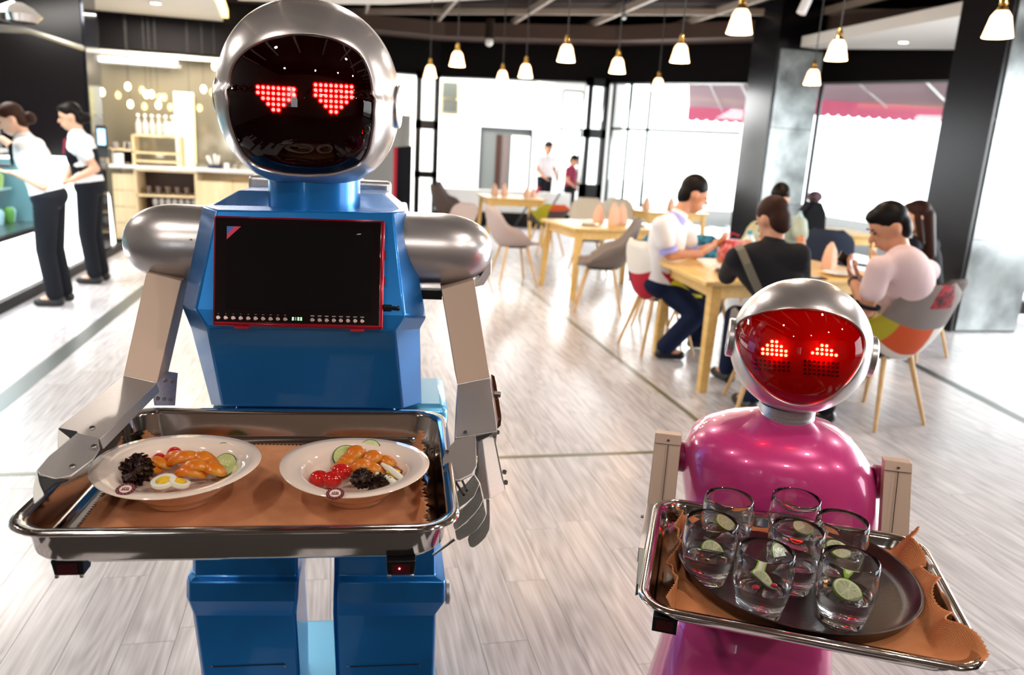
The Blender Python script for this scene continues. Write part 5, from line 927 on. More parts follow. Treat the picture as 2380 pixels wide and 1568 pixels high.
HP([(905, 885), (940, 1050), (900, 1140), (830, 1230), (740, 1300), (620, 1360), (585, 1345), (568, 1255), (600, 1240), (700, 1165), (800, 1060), (875, 960)], 'finger', off=0.016)
HP([(935, 875), (975, 880), (982, 1100), (975, 1230), (930, 1320), (850, 1400), (780, 1445), (735, 1430), (715, 1360), (735, 1305), (830, 1238), (900, 1150), (942, 1055)], 'finger', off=0.024)
for px, py, d in ((1081, 1005, 1.30), (1156, 1004, 1.30), (1039, 1050, 1.235), (1036, 1095, 1.18), (1172, 1096, 1.19), (1175, 1120, 1.165)): disc_at(A(px, py, d) - f1 * 0.002, UP - f1 * 0.6, 0.0045, 0.003, 'screw', 'screw', hrp)
B().tube([A(1058, 1252, 1.05), A(1030, 1272, 1.06), A(1008, 1288, 1.08)], 0.0022, 8).obj('cable', 'screw', rb)
for q in ((1058, 1118, 1.15, 1078, 1150, 1.11), (1075, 1118, 1.15, 1085, 1140, 1.12)): B().tube([A(*q[:3]), A(*q[3:])], 0.0022, 6).obj('cable', 'black', rb)
# tablet on the chest
tab = thing('x', None, None, (0, 0, 0)); bpy.data.objects.remove(tab)
TL, TR, BR_, BL = A(497, 500, 1.580), A(895, 512, 1.580), A(890, 765, 1.484), A(494, 755, 1.484)
tn = unit(np.cross(TR - TL, BL - TL)); tn = tn if tn @ f1 < 0 else -tn
def T(u, v, o=0.0): return TL * (1 - u) * (1 - v) + TR * u * (1 - v) + BR_ * u * v + BL * (1 - u) * v + tn * o
body = B().prism([T(0, 0, -0.012), T(1, 0, -0.012), T(1, 1, -0.012), T(0, 1, -0.012)], tn * 0.014).obj('chest_tablet', 'redframe', rb, bevel=0.004)
B().prism([T(.012, .022, .001), T(.978, .022, .001), T(.978, .972, .001), T(.012, .972, .001)], tn * 0.0025).obj('bezel', 'bezel', body, bevel=0.001)
B().prism([T(.075, .10, .0034), T(.925, .10, .0034), T(.925, .855, .0034), T(.075, .855, .0034)], tn * 0.0006).obj('screen', 'screen', body)
for i in range(10):
    u = .035 + i * .0428; p = T(u, .937, .0034); disc_at(p, tn, 0.0042, 0.003, 'button', 'button', body); B().box(T(u, .900, .0037), (0.0022 if i < 5 else 0.004, 0.0015, 0.0006), (r1, f1, UP)).obj('button_icon', 'mark', body)
for i in range(8):
    u = .579 + i * .0422; p = T(u, .937, .0034); disc_at(p, tn, 0.0042, 0.003, 'button', 'button', body); B().box(T(u, .900, .0037), (0.007, 0.0015, 0.0018), (r1, f1, UP)).obj('button_icon', 'mark', body)
for i in range(4): B().prism([T(.460 + i * .016, .915, .0036), T(.470 + i * .016, .915, .0036), T(.470 + i * .016, .945, .0036), T(.460 + i * .016, .945, .0036)], tn * 0.0006).obj('display_digit', 'ledgreen' if i != 1 else 'mark', body)
B().prism([T(.078, .105, .0042), T(.122, .105, .0042), T(.078, .185, .0042)], tn * 0.0004).obj('corner_sticker', 'stickblue', body)
B().prism([T(.122, .105, .0042), T(.158, .105, .0042), T(.078, .228, .0042), T(.078, .185, .0042)], tn * 0.0004).obj('sticker_band', 'stickred', body)
B().prism([T(.84, .140, .0042), T(.86, .138, .0042), T(.855, .148, .0042), T(.83, .150, .0042)], tn * 0.0004).obj('screen_mark', 'mark', body)
B().tube([T(1.0, .80, -.003), T(1.05, .80, -.003), T(1.052, .80, -.003), T(1.085, .803, -.003)], [0.006, 0.006, 0.0035, 0.003], 10).obj('plug', 'black', body); B().ell(T(1.09, .803, -.003), 0.0045, 10, 8).obj('plug_tip', 'black', body)
for u in (.12, .80): B().prism([T(u, 1.0, -.008), T(u + .09, 1.0, -.008), T(u + .085, 1.022, -.008), T(u + .005, 1.022, -.008)], tn * 0.006).obj('clip', 'redframe', body)
for v_ in (.28, .52): B().prism([T(1.0, v_, -.006), T(1.008, v_, -.006), T(1.008, v_ + .08, -.006), T(1.0, v_ + .08, -.006)], tn * 0.004).obj('side_key', 'redframe', body)

# ================================================================== trays
def rrect(c, ux, uy, w, d, r, z, n=8):
    P = []
    for cx_, cy_, a0 in ((1, 1, 0), (-1, 1, 90), (-1, -1, 180), (1, -1, 270)):
        for k in range(n + 1):
            a = math.radians(a0 + 90 * k / n); P.append(c + ux * (cx_ * (w / 2 - r) + r * math.cos(a)) + uy * (cy_ * (d / 2 - r) + r * math.sin(a)) + V(0, 0, z - c[2]))
    return P
def metal_tray(label, c, ux, uy, w, d, z, depth, rim=0.018):
    S = [(w - 2 * rim - 0.05, d - 2 * rim - 0.05, 0.04, -depth - 0.002), (w - 2 * rim - 0.022, d - 2 * rim - 0.022, 0.05, -depth + 0.002), (w - 2 * rim - 0.008, d - 2 * rim - 0.008, 0.055, -depth + 0.010), (w - 2 * rim + 0.002, d - 2 * rim + 0.002, 0.055, -0.006), (w - 0.004, d - 0.004, 0.06, -0.006), (w, d, 0.06, -0.003), (w - 0.003, d - 0.003, 0.06, 0.0005), (w - 0.012, d - 0.012, 0.055, 0.002), (w - 2 * rim, d - 2 * rim, 0.05, -0.001), (w - 2 * rim - 0.004, d - 2 * rim - 0.004, 0.05, -0.006), (w - 2 * rim - 0.016, d - 2 * rim - 0.016, 0.05, -depth + 0.014), (w - 2 * rim - 0.026, d - 2 * rim - 0.026, 0.045, -depth + 0.004), (w - 2 * rim - 0.045, d - 2 * rim - 0.045, 0.04, -depth)]
    c = V(c[0], c[1], z); rs = [rrect(c, ux, uy, a, b_, r, z + dz) for a, b_, r, dz in S]
    t = thing('serving_tray', label, 'tray', c - V(0, 0, depth)); B().rings(rs).obj('tray_pan', 'steel', t, angle=60); return t
TD1 = 0.060
C1 = [onz(18, 1242, .98), onz(1052, 1228, .98), onz(1050, 955, .98), onz(318, 944, .98)]
tc1 = sum(C1) / 4; ux1, uy1 = frame(-5); w1 = ((C1[1] - C1[0]) @ ux1 + (C1[2] - C1[3]) @ ux1) / 2; d1 = ((C1[3] - C1[0]) @ uy1 + (C1[2] - C1[1]) @ uy1) / 2
w1 += 0.022; tc1 = tc1 - ux1 * 0.010
tr1 = metal_tray('rectangular steel tray carried by the blue robot with two salad bowls', tc1, ux1, uy1, w1, d1, .98, TD1)
for px, lit in ((160, False), (932, True)):
    p = onz(px, 1306, .98 - TD1 - .003); p = p + uy1 * 0.01; q = B().rings([[p + ux1 * i * 0.021 + uy1 * j * 0.016 + V(0, 0, 0.005) for i, j in ((-1, -1), (1, -1), (1, 1), (-1, 1))], [p + ux1 * i * 0.019 + uy1 * j * 0.012 - V(0, 0, 0.019) for i, j in ((-1, -1), (1, -1), (1, 1), (-1, 1))]]).obj('sensor_box', 'black', tr1, bevel=0.001)
    B().box(p - uy1 * 0.0155 - V(0, 0, 0.008), (0.026, 0.002, 0.016), (ux1, uy1, UP)).obj('sensor_window', 'redsensor', q)
    for i in (-1, 1): B().ell(p + ux1 * i * 0.016 - uy1 * 0.012 - V(0, 0, 0.02), 0.003, 8, 6).obj('screw', 'screw', q)
    if lit: B().ell(p - uy1 * 0.0175 - V(0, 0, 0.006) - ux1 * 0.002, 0.0012, 8, 6).obj('pilot_light', 'reddot', q)
def cloth(name, label, c, ux, uy, w, d, z, hfun, mt, nx=150, ny=110, zig=0.0035):
    P = []
    for j in range(ny + 1):
        row = []
        for i in range(nx + 1):
            u = -1 + 2 * i / nx; v = -1 + 2 * j / ny; x = u * w / 2; y = v * d / 2
            if i in (0, nx): x += (zig if j % 2 else -zig) * (1 if i else -1)
            if j in (0, ny): y += (zig if i % 2 else -zig) * (1 if j else -1)
            dx, dy, dz = hfun(u, v); row.append(V(c[0], c[1], z) + ux * (x + dx) + uy * (y + dy) + V(0, 0, dz))
        P.append(row)
    return B().grid(P).obj(name, mt, None, angle=80, solid=0.0012, label=label, cat='cloth')
wi, di = w1 - 0.036 - 0.05, d1 - 0.036 - 0.05
def h1(u, v):
    dz = 0.0008 + 0.0008 * math.sin(u * 6 + v * 3); dx = 0
    if u > 0.90: q = (u - 0.90) / 0.10; dz += 0.026 * q * (1 + 0.25 * math.sin(v * 22) + 0.2 * math.sin(v * 9)); dx -= 0.012 * q + 0.004 * math.sin(v * 26 + 1) * q
    if u < -0.82 and v > 0.82: q = min((-0.82 - u) / 0.18, (v - 0.82) / 0.18); dz += 0.03 * q; dx += 0.01 * q
    dx += 0.016 * (1 - u) / 2 * (1 if True else 0) * (0.3 - v) * 0.6
    return dx, -0.002 * (u + 1), dz
cloth('tray_cloth', 'rust linen cloth with pinked edge lining the steel tray of the blue robot', tc1 + ux1 * 0.004, ux1, uy1, wi + 0.004, di, .98 - TD1 + 0.0012, h1, 'linen')
# bowls
ZF = .98 - TD1 + 0.003
def bowl(label, cxy, R_, shift):
    c = V(cxy[0], cxy[1], ZF); seg = 72; s_ = R_ / 0.128
    prof = [(0.045, 0.0, 0), (0.052, 0.0, 0), (0.056, 0.004, 0), (0.076, 0.026, 0), (0.086, 0.042, .5), (0.112, 0.052, 1), (0.126, 0.0585, 1), (0.128, 0.0605, 1), (0.1265, 0.0625, 1), (0.114, 0.0612, 1), (0.102, 0.0585, 0.9), (0.094, 0.055, 0.8), (0.088, 0.048, 0.6), (0.080, 0.030, 0.3), (0.068, 0.016, 0), (0.03, 0.010, 0)]
    rs = []
    for k, (r, z, wv) in enumerate(prof):
        row = []
        for i in range(seg):
            a = 2 * pi * i / seg; inner = k > 9; dx = shift * (1 if inner else 0) * (wv + 0.001 if wv else .4); row.append(c + ux1 * (math.cos(a) * r * s_ * (1.0 if not inner else 1.0) + dx) + uy1 * math.sin(a) * r * s_ + V(0, 0, z * s_ + (0.003 * math.cos(2 * a + 0.4)) * wv))
        rs.append(row)
    t = thing('salad_bowl', label, 'bowl', c); B().rings(rs).obj('bowl_body', 'ceramic', t, angle=60)
    return t, c
def crest_on(t, px, py, z):
    p = onz(px, py, z); n = unit(V(0, 0, 1) - uy1 * 0.25); a = ux1; b = unit(np.cross(n, a)); ax_ = (a, b, n)
    q = B().lathe([(0.0135, 0), (0.0135, 0.0008), (0.0085, 0.0008)], p, 28, ax_, cap0=True, cap1=True).obj('crest_badge', 'crest', t)
    B().lathe([(0.0085, 0.0009), (0.0085, 0.0012)], p, 24, ax_, cap0=True, cap1=True).obj('crest_field', 'ceramic', q)
    g = B()
    for dx, h in ((-.004, .004), (-.0015, .007), (.0015, .006), (.004, .0045)): g.box(p + n * 0.0014 + a * dx + b * 0.0005, (0.0014, h, 0.0004), ax_)
    g.box(p + n * 0.0014 - b * 0.003, (0.011, 0.0014, 0.0004), ax_); g.obj('crest_figure', 'crest', q)
    g = B()
    for k in range(14):
        an = 2 * pi * k / 14 + .2; g.box(p + n * 0.001 + a * math.cos(an) * 0.011 + b * math.sin(an) * 0.011, (0.0013, 0.0013, 0.0005), ax_)
    g.obj('crest_dots', 'mark', q)
FZ = ZF - .941 - .002
c1 = onz(414, 1078, ZF + 0.058); c2 = onz(827, 1077, ZF + 0.058)
bw1, bc1 = bowl('white wide-rimmed bowl on the left, cucumber slices at its back right', c1, 0.127, 0.004); crest_on(bw1, 292, 1137, ZF + 0.0615)
bw2, bc2 = bowl('white wide-rimmed bowl on the right, tomatoes at its front left', c2, 0.121, 0.0); crest_on(bw2, 779, 1147, ZF + 0.0595)
# food
def cuke(px, py, z, r, n, label):
    p = onz(px, py, z + FZ); n = unit(n); a = unit(np.cross(n, V(0.1, 1, 0.2))); b = np.cross(n, a); ax_ = (a, b, n)
    t = thing('cucumber_slice', label, 'cucumber', p); B().lathe([(r, -0.0022), (r * 1.02, 0), (r, 0.0022), (r * .95, 0.0024)], p, 30, ax_).obj('rind', 'cukeskin', t)
    B().lathe([(r * .96, -0.0021), (r * .96, 0.0023)], p, 30, ax_, True, True).obj('flesh', 'cuke', t)
    g = B()
    for k in range(9): an = 2 * pi * k / 9; g.ell(p + n * 0.0023 + (a * math.cos(an) + b * math.sin(an)) * r * (.32 + .12 * (k % 2)), (r * .09, r * .09, 0.0006), 6, 4, ax_)
    g.obj('seeds', 'seed', t, kind='stuff')
NF = lambda x, y, z: unit(ux1 * x + uy1 * y + V(0, 0, z))
cuke(480, 1043, .985, .021, NF(.2, -.35, 1), 'rear cucumber slice lying flat in the left bowl'); cuke(514, 1056, .984, .022, NF(-.2, -.7, .8), 'middle cucumber slice leaning in the left bowl'); cuke(522, 1082, .982, .0215, NF(-.35, -.8, .8), 'front cucumber slice leaning in the left bowl')
cuke(806, 1062, .984, .024, NF(.1, -.55, .8), 'cucumber slice behind the peach in the right bowl'); cuke(858, 1048, .986, .0215, NF(-.3, -.75, .75), 'upright cucumber slice at the back of the right bowl')
def peach(px, py, z, L, r, ang, label, curl=0.5):
    p = onz(px, py, z + FZ); ca, sa = math.cos(math.radians(ang)), math.sin(math.radians(ang)); d = ux1 * ca + uy1 * sa; s_ = -ux1 * sa + uy1 * ca; rs = []
    for k in range(15):
        q = -1 + 2 * k / 14; w = r * (1 - q * q) ** .5 + 0.0008; cc = p + d * q * L / 2 + V(0, 0, 1) * (1 - q * q) * L * .18 + s_ * curl * q * q * L * .2; rs.append([cc + s_ * math.cos(x) * w * (1 + .05 * math.sin(x * 3 + k * .8)) + V(0, 0, 1) * math.sin(x) * w * .75 * (1 if math.sin(x) > 0 else .5) for x in np.linspace(0, 2 * pi, 13)[:-1]])
    B().rings(rs).obj('peach_slice', 'peach', origin=p, label=label, cat='fruit', angle=70)
for a_ in ((410, 1072, .982, .05, .012, -10, 'thin peach slice across the centre of the left bowl'), (345, 1100, .972, .045, .013, 10, 'low peach slice under the lettuce in the left bowl'), (440, 1110, .976, .055, .013, -8, 'peach slice behind the eggs in the left bowl'), (485, 1088, .978, .045, .014, 40, 'peach slice under the front cucumber in the left bowl'), (860, 1100, .976, .05, .014, -15, 'low peach piece between lettuce and egg in the right bowl'), (800, 1095, .970, .05, .014, 20, 'low peach piece under the tomatoes in the right bowl'), (395, 1058, .976, .055, .012, 15, 'long orange peach slice at the back of the left bowl'), (425, 1050, .978, .05, .011, 30, 'topmost peach slice at the back of the left bowl'), (432, 1078, .984, .062, .015, 20, 'large central peach slice in the left bowl'), (470, 1076, .984, .05, .015, -20, 'peach slice touching the cucumber in the left bowl'), (455, 1098, .982, .06, .014, 5, 'front centre peach slice in the left bowl'), (495, 1100, .980, .045, .014, -35, 'peach slice at the right front of the left bowl'), (365, 1085, .978, .05, .011, -25, 'peach slice beside the lettuce in the left bowl'), (350, 1092, .976, .04, .010, 60, 'small peach slice touching the lettuce in the left bowl'),
           (828, 1062, .984, .045, .017, 80, 'tall peach wedge at the back of the right bowl'), (868, 1072, .984, .042, .016, 60, 'peach wedge right of centre in the right bowl'), (840, 1092, .984, .045, .014, 10, 'peach piece in the middle front of the right bowl'), (808, 1078, .978, .04, .014, -50, 'peach piece between tomato and cucumber in the right bowl'), (896, 1080, .978, .04, .012, -40, 'peach piece behind the egg in the right bowl')): peach(*a_[:6], a_[6])
def tomato(px, py, z, r, label, cut=True):
    p = onz(px, py, z + FZ); t = thing('cherry_tomato', label, 'tomato', p); B().ell(p, (r * 1.15, r, r * .95), 18, 12, (ux1, uy1, UP)).obj('skin', 'tomato', t)
    if cut: n = NF(.3, -.5, .8); a = unit(np.cross(n, ux1)); b = np.cross(n, a); B().lathe([(r * .85, r * .62), (r * .6, r * .70), (r * .1, r * .71)], p, 18, (a, b, n), cap1=True).obj('cut_face', 'tomin', t)
for a_ in ((405, 1056, .983, .0125, 'halved tomato at the back of the left bowl'), (370, 1070, .980, .012, 'halved tomato left of centre in the left bowl'), (352, 1076, .976, .010, 'small tomato half beside the lettuce in the left bowl'), (742, 1112, .980, .0145, 'leftmost tomato in the right bowl', False), (772, 1114, .982, .0145, 'front tomato in the right bowl', False), (792, 1097, .986, .015, 'topmost tomato in the right bowl', False)): tomato(*a_)
def lettuce(px, py, z, R_, label, n=5):
    p = onz(px, py, z + FZ); t = thing('lettuce_leaf', label, 'lettuce', p)
    for k in range(n):
        c = p + V(rng.uniform(-.35, .35) * R_, rng.uniform(-.35, .35) * R_, rng.uniform(-.1, .35) * R_); rows = []; nx_ = unit(rng.normal(size=3) + V(0, -.5, 1)); a = unit(np.cross(nx_, V(1, .2, .1))); b = np.cross(nx_, a)
        for i in range(9):
            rr = R_ * (.06 + .085 * i) * (1 + .12 * math.sin(3 * i)); q = (i / 8) ** 1.6; rows.append([c + (a * math.cos(x) + b * math.sin(x)) * rr * (1 + .10 * q * math.sin(17 * x + k)) + nx_ * (math.sin(x * 11 + k) * .20 + math.sin(x * 23 + 2 * k + i) * .10 + math.sin(x * 4 + k) * .12) * R_ * q for x in np.linspace(0, 2 * pi, 97)[:-1]])
        B().rings(rows, True, False).obj('frill', 'lettuce', t, angle=75, solid=0.0006)
lettuce(318, 1098, .984, .030, 'dark frilly lettuce at the left of the left bowl', 7); lettuce(842, 1118, .984, .022, 'dark frilly lettuce at the front of the right bowl', 5); lettuce(880, 1122, .982, .02, 'small dark lettuce frill beside the egg in the right bowl', 5)
def egg(px, py, z, label, n, r=.021):
    p = onz(px, py, z + FZ); n = unit(n); a = unit(np.cross(n, V(0.1, 1, 0))); b = np.cross(n, a); ax_ = (a, b, n); t = thing('egg_slice', label, 'egg', p)
    B().lathe([(r * .85, -.006), (r, -.003), (r, .0015), (r * .62, .0015), (r * .58, -.001)], p, 26, ax_, cap0=True, cap1=True).obj('egg_white', 'eggw', t); B().lathe([(r * .6, -.001), (r * .5, .003), (r * .2, .004)], p, 22, ax_, cap1=True).obj('yolk', 'yolk', t)
egg(380, 1117, .980, 'front egg slice with yolk showing in the left bowl', NF(-.1, -.15, 1), .019); egg(418, 1119, .978, 'egg slice right of the front one in the left bowl', NF(.3, .05, 1), .016)
def eggstrip(P, label, zl=.988):
    pts = [onz(x, y, zl + FZ) for x, y in P]; t = thing('egg_slice', label, 'egg', pts[0]); B().tube(pts, [.003] + [.0055] * (len(pts) - 2) + [.004], 10).obj('egg_white', 'eggw', t); B().ell(sum(pts) / len(pts) + uy1 * .006 - V(0, 0, .002), (.012, .006, .005), 12, 8, (ux1, uy1, UP)).obj('yolk', 'yolk', t)
eggstrip([(888, 1078), (905, 1090), (925, 1105), (940, 1117)], 'upper white egg strip at the right of the right bowl'); eggstrip([(875, 1100), (892, 1108), (910, 1118), (925, 1124)], 'lower white egg strip at the right of the right bowl', .985)
for (px, py), lb in (((918, 1088), 'brown bean at the right of the right bowl'), ((926, 1094), 'brown bean beside the egg strip in the right bowl')): B().ell(onz(px, py, .98 + FZ), (.007, .005, .004), 10, 6).obj('bean', mat('bean_brown', (0.30, 0.08, 0.03), .3) if 'bean_brown' not in MATS else MATS['bean_brown'], label=lb, cat='bean')

# ================================================================== PINK ROBOT
r2, f2 = frame(-27); Q = lambda px, py, d: onp(px, py, f2, d); D2 = 1.72
rp = thing('serving_robot', 'small pink serving robot with silver cap and bright red visor', 'robot', Q(1825, 1000, D2) * V(1, 1, 0))
PC = Q(1858, 803, D2); tl = math.radians(4.0)
pX = unit(r2 + UP * -0.03); pZ = unit(np.cross(pX, f2))
pZ = pZ if pZ[2] > 0 else -pZ; pY = np.cross(pZ, pX)
bp2 = [(1707, 757), (1722, 742), (1755, 730), (1800, 721), (1855, 717), (1910, 722), (1955, 735), (1988, 753), (2008, 775), (2014, 800), (2008, 830), (1990, 865), (1962, 898), (1925, 928), (1895, 940), (1870, 944), (1840, 941), (1808, 928), (1775, 903), (1745, 870), (1722, 830), (1710, 790)]
sh2, hit2, _ = star_head(rp, PC, (pX, pY, pZ), (0.1455, 0.1455, 0.1455), 2.0, 0.0, bp2, ('silver', 'visor2', 'face2'), nb=2.0)
K = 2.703
led_grid([(2, 2), (1, 4), (0, 6), (0, 6)], 1480 + 793 / K, 620 + 463 / K, 28.8 / K, 26.5 / K, 0.09, hit2, PC, sh2, 0.0029, ('led2', 'ledhalo2'))
led_grid([(2, 2), (1, 4), (0, 6)], 1480 + 1104 / K, 620 + 487 / K, 29.5 / K, 26.5 / K, 0.10, hit2, PC, sh2, 0.0029, ('led2', 'ledhalo2'))
def led_off(x0, y0, nr, nc, slope):
    for r_ in range(nr):
        for c_ in range(nc):
            px = x0 + 10.8 * c_; py = y0 + 9.6 * r_ + slope * 10.8 * c_; p = hit2(px, py, .945); disc_at(p, unit(p - PC), 0.0031, 0.0016, 'led_unlit', 'ledoff', sh2, 8)
led_off(1757, 836, 3, 8, 0.08); led_off(1871, 838, 4, 8, 0.08)
lamp('visor_glow_left', 'POINT', hit2(1800, 815, .962), 0.22, (1, .03, .02), radius=.012); lamp('visor_glow_right', 'POINT', hit2(1915, 822, .962), 0.22, (1, .03, .02), radius=.012)
for sgn in (-1, 1):
    e = PC + pX * sgn * 0.139 - pZ * 0.002; B().lathe([(0.043, 0), (0.043, 0.010), (0.039, 0.013), (0.001, 0.0135)], e, 30, (pY, pZ, pX * sgn)).obj('ear_disc', 'silver', sh2)
nb_ = Q(1826, 968, D2); B().lathe([(0.060, nb_[2] - .022), (0.060, nb_[2] + .008), (0.057, nb_[2] + .010), (0.057, nb_[2] + .013), (0.060, nb_[2] + .015), (0.060, nb_[2] + .03)], V(nb_[0], nb_[1], 0), 36, cap0=True, cap1=True).obj('neck', 'alu2', rp)
# torso : stacked rings, half width from the photo's outline
zt_ = nb_[2] - .012; axc = V(nb_[0], nb_[1], 0) + r2 * 0.012
prof = []
for py, xl, xr in ((958, 1740, 1905), (972, 1690, 1950), (990, 1640, 1985), (1015, 1605, 2010), (1045, 1588, 2032), (1080, 1583, 2045), (1120, 1582, 2050), (1160, 1586, 2050), (1200, 1592, 2040)):
    pm_ = Q((xl + xr) / 2, py + 8, D2); prof.append((pm_[2], (Q(xr, py, D2) - Q(xl, py, D2)) @ r2 / 2, (Q(xl, py, D2) + Q(xr, py, D2)) @ r2 / 2))
prof = [(prof[0][0] + .012, prof[0][1] * .55, prof[1][2])] + prof
z, hw_, rc = prof[-1]; rc_end = (Q(1545, 1568, D2 - .05) @ r2 + Q(1920, 1568, D2 - .05) @ r2) / 2
prof += [(z - .06, hw_ * .93, rc), (z - .13, hw_ * .82, rc * .7 + .3 * rc_end), (z - .2, hw_ * .78, rc * .5 + .5 * rc_end)]
skz = [(.50, .178), (.42, .188), (.34, .20), (.2, .225), (.06, .25)]
prof += [(a_, b_, rc_end) for a_, b_ in skz]
rs = []
for z, hw_, rc in prof:
    dp = min(hw_ * .80, .155) if z > .45 else hw_ * .85; row = []
    for x in np.linspace(0, 2 * pi, 73)[:-1]:
        cx_, sx_ = math.cos(x), math.sin(x); e_ = 2 / 2.4; row.append(r2 * (rc + hw_ * abs(cx_) ** e_ * np.sign(cx_)) + f2 * (D2 + dp * abs(sx_) ** e_ * np.sign(sx_)) + V(0, 0, z))
    rs.append(row)
B().rings(rs).obj('body_shell', 'pink', rp, angle=60)
ch = Q(1845, 1040, D2 - .152)
rows = []
B().lathe([(0.24, 0.03), (0.24, 0.0)], V(*(r2 * rc_end + f2 * D2 + V(0, 0, .0))), 40, cap0=True, cap1=True).obj('base', 'black', rp)
# flat arms
al = plate_box([Q(1523, 1007, 1.66), Q(1584, 1014, 1.66), Q(1566, 1190, 1.60), Q(1503, 1182, 1.60)], f2 * .028, 'upper_arm', 'beige', rp)
ar = plate_box([Q(2056, 1070, 1.66), Q(2121, 1078, 1.66), Q(2112, 1260, 1.60), Q(2046, 1250, 1.60)], f2 * .028, 'upper_arm', 'beige', rp)
for arm, (x0_, x1_, ya, yb) in ((al, (1523, 1584, 1007, 1014)), (ar, (2056, 2121, 1070, 1078))):
    plate_box([Q(x0_, ya - 1, 1.657), Q(x1_, yb - 1, 1.657), Q(x1_ - 1, yb + 22, 1.649), Q(x0_ - 2, ya + 22, 1.649)], f2 * .003, 'end_cap', 'beige', arm)
    disc_at(Q((x0_ + x1_) / 2, (ya + yb) / 2 + 12, 1.65), -f2, .003, .002, 'screw', 'screw', arm)
    B().prism([Q((x0_ + x1_) / 2 - 1, ya + 26, 1.6465), Q((x0_ + x1_) / 2 + .5, ya + 26, 1.6465), Q((x0_ + x1_) / 2 - 15, ya + 170, 1.598), Q((x0_ + x1_) / 2 - 16.5, ya + 170, 1.598)], f2 * .002).obj('panel_seam', 'dark', arm)
for q in ((1586, 1060), (2052, 1120)):
    p = Q(q[0], q[1], 1.70); B().lathe([(.035, -.02), (.035, .02)], p, 20, (f2, UP, r2), True, True).obj('shoulder_joint', mat('dark_pink', (.25, .01, .08), .35) if 'dark_pink' not in MATS else MATS['dark_pink'], rp)
fl = plate_box([Q(1503, 1168, 1.60), Q(1520, 1172, 1.60), Q(1498, 1275, 1.36), Q(1484, 1272, 1.36)], -UP * .03, 'forearm', 'alu', rp)
gr_ = plate_box([Q(1486, 1272, 1.35), Q(1506, 1276, 1.35), Q(1496, 1352, 1.21), Q(1479, 1358, 1.21)], -UP * .022, 'gripper', mat('grey_green_plastic', (.12, .16, .15), .35), rp)
fr2 = plate_box([Q(2112, 1245, 1.60), Q(2124, 1247, 1.60), Q(2170, 1310, 1.42), Q(2158, 1310, 1.42)], -UP * .03, 'forearm', 'alu', rp)
disc_at(Q(1496, 1200, 1.55), -r2, .004, .006, 'screw', 'screw', fl)
# tray 2
ZT = .80; e0, e1_ = 1.118, 1.552; g0_, g1_ = -.046, .478
tc2 = r2 * (g0_ + g1_) / 2 + f2 * (e0 + e1_) / 2 + V(0, 0, ZT)
tr2 = metal_tray('rectangular steel tray carried by the pink robot under the round tray', tc2, r2, f2, g1_ - g0_, e1_ - e0, ZT, .032)
p = r2 * (g0_ + .05) + f2 * (e0 + .05) + V(0, 0, ZT - .046); q = B().box(p, (.04, .03, .028), (r2, f2, UP)).obj('sensor_box', 'black', tr2, bevel=.001); B().box(p - f2 * .0155, (.028, .002, .018), (r2, f2, UP)).obj('sensor_window', 'redsensor', q)
def h2(u, v):
    dz = 0.001; dx = dy = 0; nz_ = math.sin(v * 9 + 1) * .5 + math.sin(v * 17 + 2) * .3 + math.sin(v * 5) * .3; nx_ = math.sin(u * 11) * .5 + math.sin(u * 5 + 1)
    eL = max(0, (-.88 - u) / .12); eR = max(0, (u - .89) / .11); eB = max(0, (v - .82) / .18); eF = max(0, (-.84 - v) / .16)
    dz += eL * (.036 + .014 * nz_) + eR * (.042 + .016 * nz_) + eB * .028 * (1 - .5 * abs(nx_)) * .6 + eF * .004
    dx += eL * (.016 + .012 * nz_) + eR * (.006 + .010 * math.sin(v * 14)); dz += 0.0014 * math.sin(u * 8 + v * 6)
    if eR and v < -.72: q = min(eR, (-.72 - v) / .28 * 1.6); dx += .030 * q; dy -= .014 * q; dz -= .004 * q
    if eR and v > .55: q = eR * (v - .55) / .45; dz += .024 * q
    return dx, dy, dz
cloth('tray_cloth', 'orange linen cloth with ruffled edges lining the pink robot tray', tc2, r2, f2, (g1_ - g0_) - .075, (e1_ - e0) - .075, ZT - .032 + .0012, h2, 'linen2', 220, 170, .0014)
# round tray
rc_ = V(.808, 1.103, 0); zr = ZT - .032 + .006
rt = thing('round_tray', 'round dark brown tray holding seven glasses on the pink robot tray', 'tray', V(rc_[0], rc_[1], zr)); RR = .209
B().lathe([(.170, 0), (RR - .012, .004), (RR - .002, .024), (RR, .0275), (RR - .003, .0285), (RR - .006, .026), (RR - .016, .008), (.175, .005), (.02, .005)], V(rc_[0], rc_[1], zr), 96, cap0=True, cap1=True).obj('tray_dish', 'roundtray', rt, angle=60)
# glasses
GZ = zr + .0056
def glass_at(p, label, fill, tilt=0):
    t = thing('water_glass', label, 'glass', p, 'barrel shaped water glasses on the round tray')
    B().lathe([(.0335, 0), (.036, .002), (.0372, .012), (.0425, .035), (.0472, .062), (.0478, .078), (.0458, .098), (.0438, .1118), (.0428, .1125), (.0420, .1118), (.0440, .098), (.0458, .078), (.0452, .062), (.0405, .036), (.0352, .020), (.030, .0165), (.004, .016)], p, 56, cap0=True, cap1=True).obj('glass_wall', 'glass', t, angle=50)
    rad = lambda z: np.interp(z, [.016, .020, .036, .062, .078], [.031, .0355, .0408, .0455, .0461])
    z1 = fill; prof_ = [(.004, .0157), (.0302, .0162)] + [(rad(z), z) for z in np.linspace(.020, z1, 6)] + [(rad(z1) - .0004, z1 + .0004), (rad(z1) - .003, z1 - .0004)]
    B().lathe(prof_, p, 48, cap0=True, cap1=True).obj('water', 'water', t, angle=40)
    return t
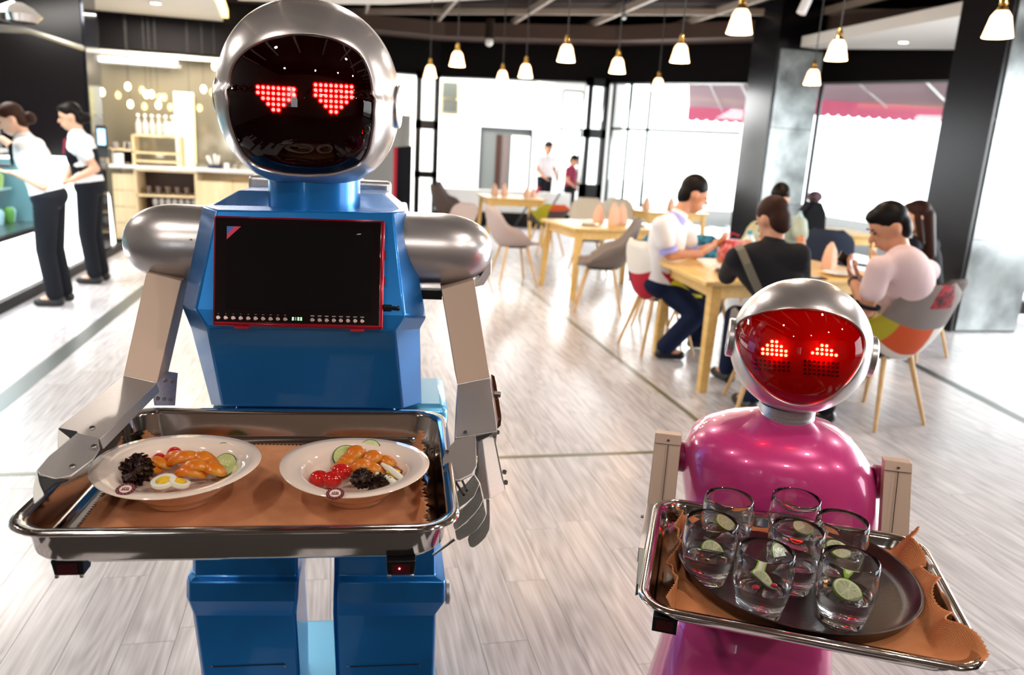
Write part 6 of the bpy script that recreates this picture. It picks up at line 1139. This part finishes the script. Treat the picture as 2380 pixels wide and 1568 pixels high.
def lime_at(p, n, r, label, half=False, a0=0):
    n = unit(n); a = unit(np.cross(n, V(.3, 1, .1))); b = np.cross(n, a); ca, sa = math.cos(a0), math.sin(a0); a, b = a * ca + b * sa, b * ca - a * sa
    t = thing('lime_slice', label, 'lime', p); ang = np.linspace(0, pi if half else 2 * pi, 25)
    def disc(r_, z0, z1, nm, mt, r_in=0.0):
        ps = [p + (a * math.cos(x) + b * math.sin(x)) * r_ + n * z0 for x in ang[:None if half else -1]]; B().prism(ps, n * (z1 - z0)).obj(nm, mt, t, angle=40)
    disc(r, -.0018, .0018, 'rind', 'lime'); disc(r * .93, -.0021, .0021, 'pith', 'pith')
    for k in range(5 if half else 9):
        x0_ = (pi / 5 if half else 2 * pi / 9) * k + .06; x1_ = x0_ + (pi / 5 if half else 2 * pi / 9) - .12; xm = (x0_ + x1_) / 2
        ps = [p + (a * math.cos(xm) + b * math.sin(xm)) * r * .12 - n * .0024] + [p + (a * math.cos(x) + b * math.sin(x)) * r * .80 - n * .0024 for x in np.linspace(x0_, x1_, 5)]
        B().prism(ps, n * .0048).obj('segment', 'limein', t)
GL = [(.640, 1.114, 'leftmost glass on the round tray'), (.717, 1.197, 'rear left glass nearest the pink robot chest'), (.849, 1.184, 'rear right glass in front of the pink robot chest'), (.882, 1.090, 'glass at the right side of the group, behind the front right one'), (.778, 1.068, 'middle glass surrounded by the others'), (.682, 1.006, 'front left glass with a lime wedge and red reflections'), (.808, .965, 'front right glass with a round lime slice, nearest of all')]
for x, y, lb in GL: glass_at(V(x, y, GZ), lb, .052)
W_ = .052
LIM = [(0, (.004, -.006, W_ + .004), (.1, -.6, 1), .021, 'half lime slice floating in the leftmost glass', True, 3.3), (1, (.004, .006, W_ + .003), (.2, -.3, 1), .021, 'lime slice in the rear left glass', False, 0), (2, (.012, -.016, W_ + .003), (0, -.2, 1), .019, 'lime slice in the rear right glass', False, 0), (3, (-.002, -.004, W_ + .003), (.1, -.3, 1), .023, 'lime slice in the glass at the right side of the group', False, 0), (4, (-.022, .006, W_ + .004), (.5, -.6, .7), .021, 'half lime slice against the wall of the middle glass', True, 3.9), (5, (-.004, -.004, W_ + .005), (.35, -.6, .8), .023, 'half lime wedge in the front left glass', True, 2.9), (6, (.002, -.002, W_ + .003), (.05, -.35, 1), .024, 'round lime slice floating in the front right glass', False, 0)]
for g_, off, n, r, lb, hf, a0 in LIM: lime_at(V(GL[g_][0], GL[g_][1], GZ) + V(*off), V(*n), r, lb, hf, a0)
for off, lb in (((-.016, -.008, .049), 'red reflection at the left in the front left glass'), ((.018, -.006, .048), 'red reflection at the right in the front left glass')): B().ell(V(GL[5][0], GL[5][1], GZ) + V(*off), (.007, .006, .006), 10, 8).obj('led_reflection', 'led_reflection', label=lb, cat='led_reflection')  # red blobs imitate the LED-lit robot reflected in the glass
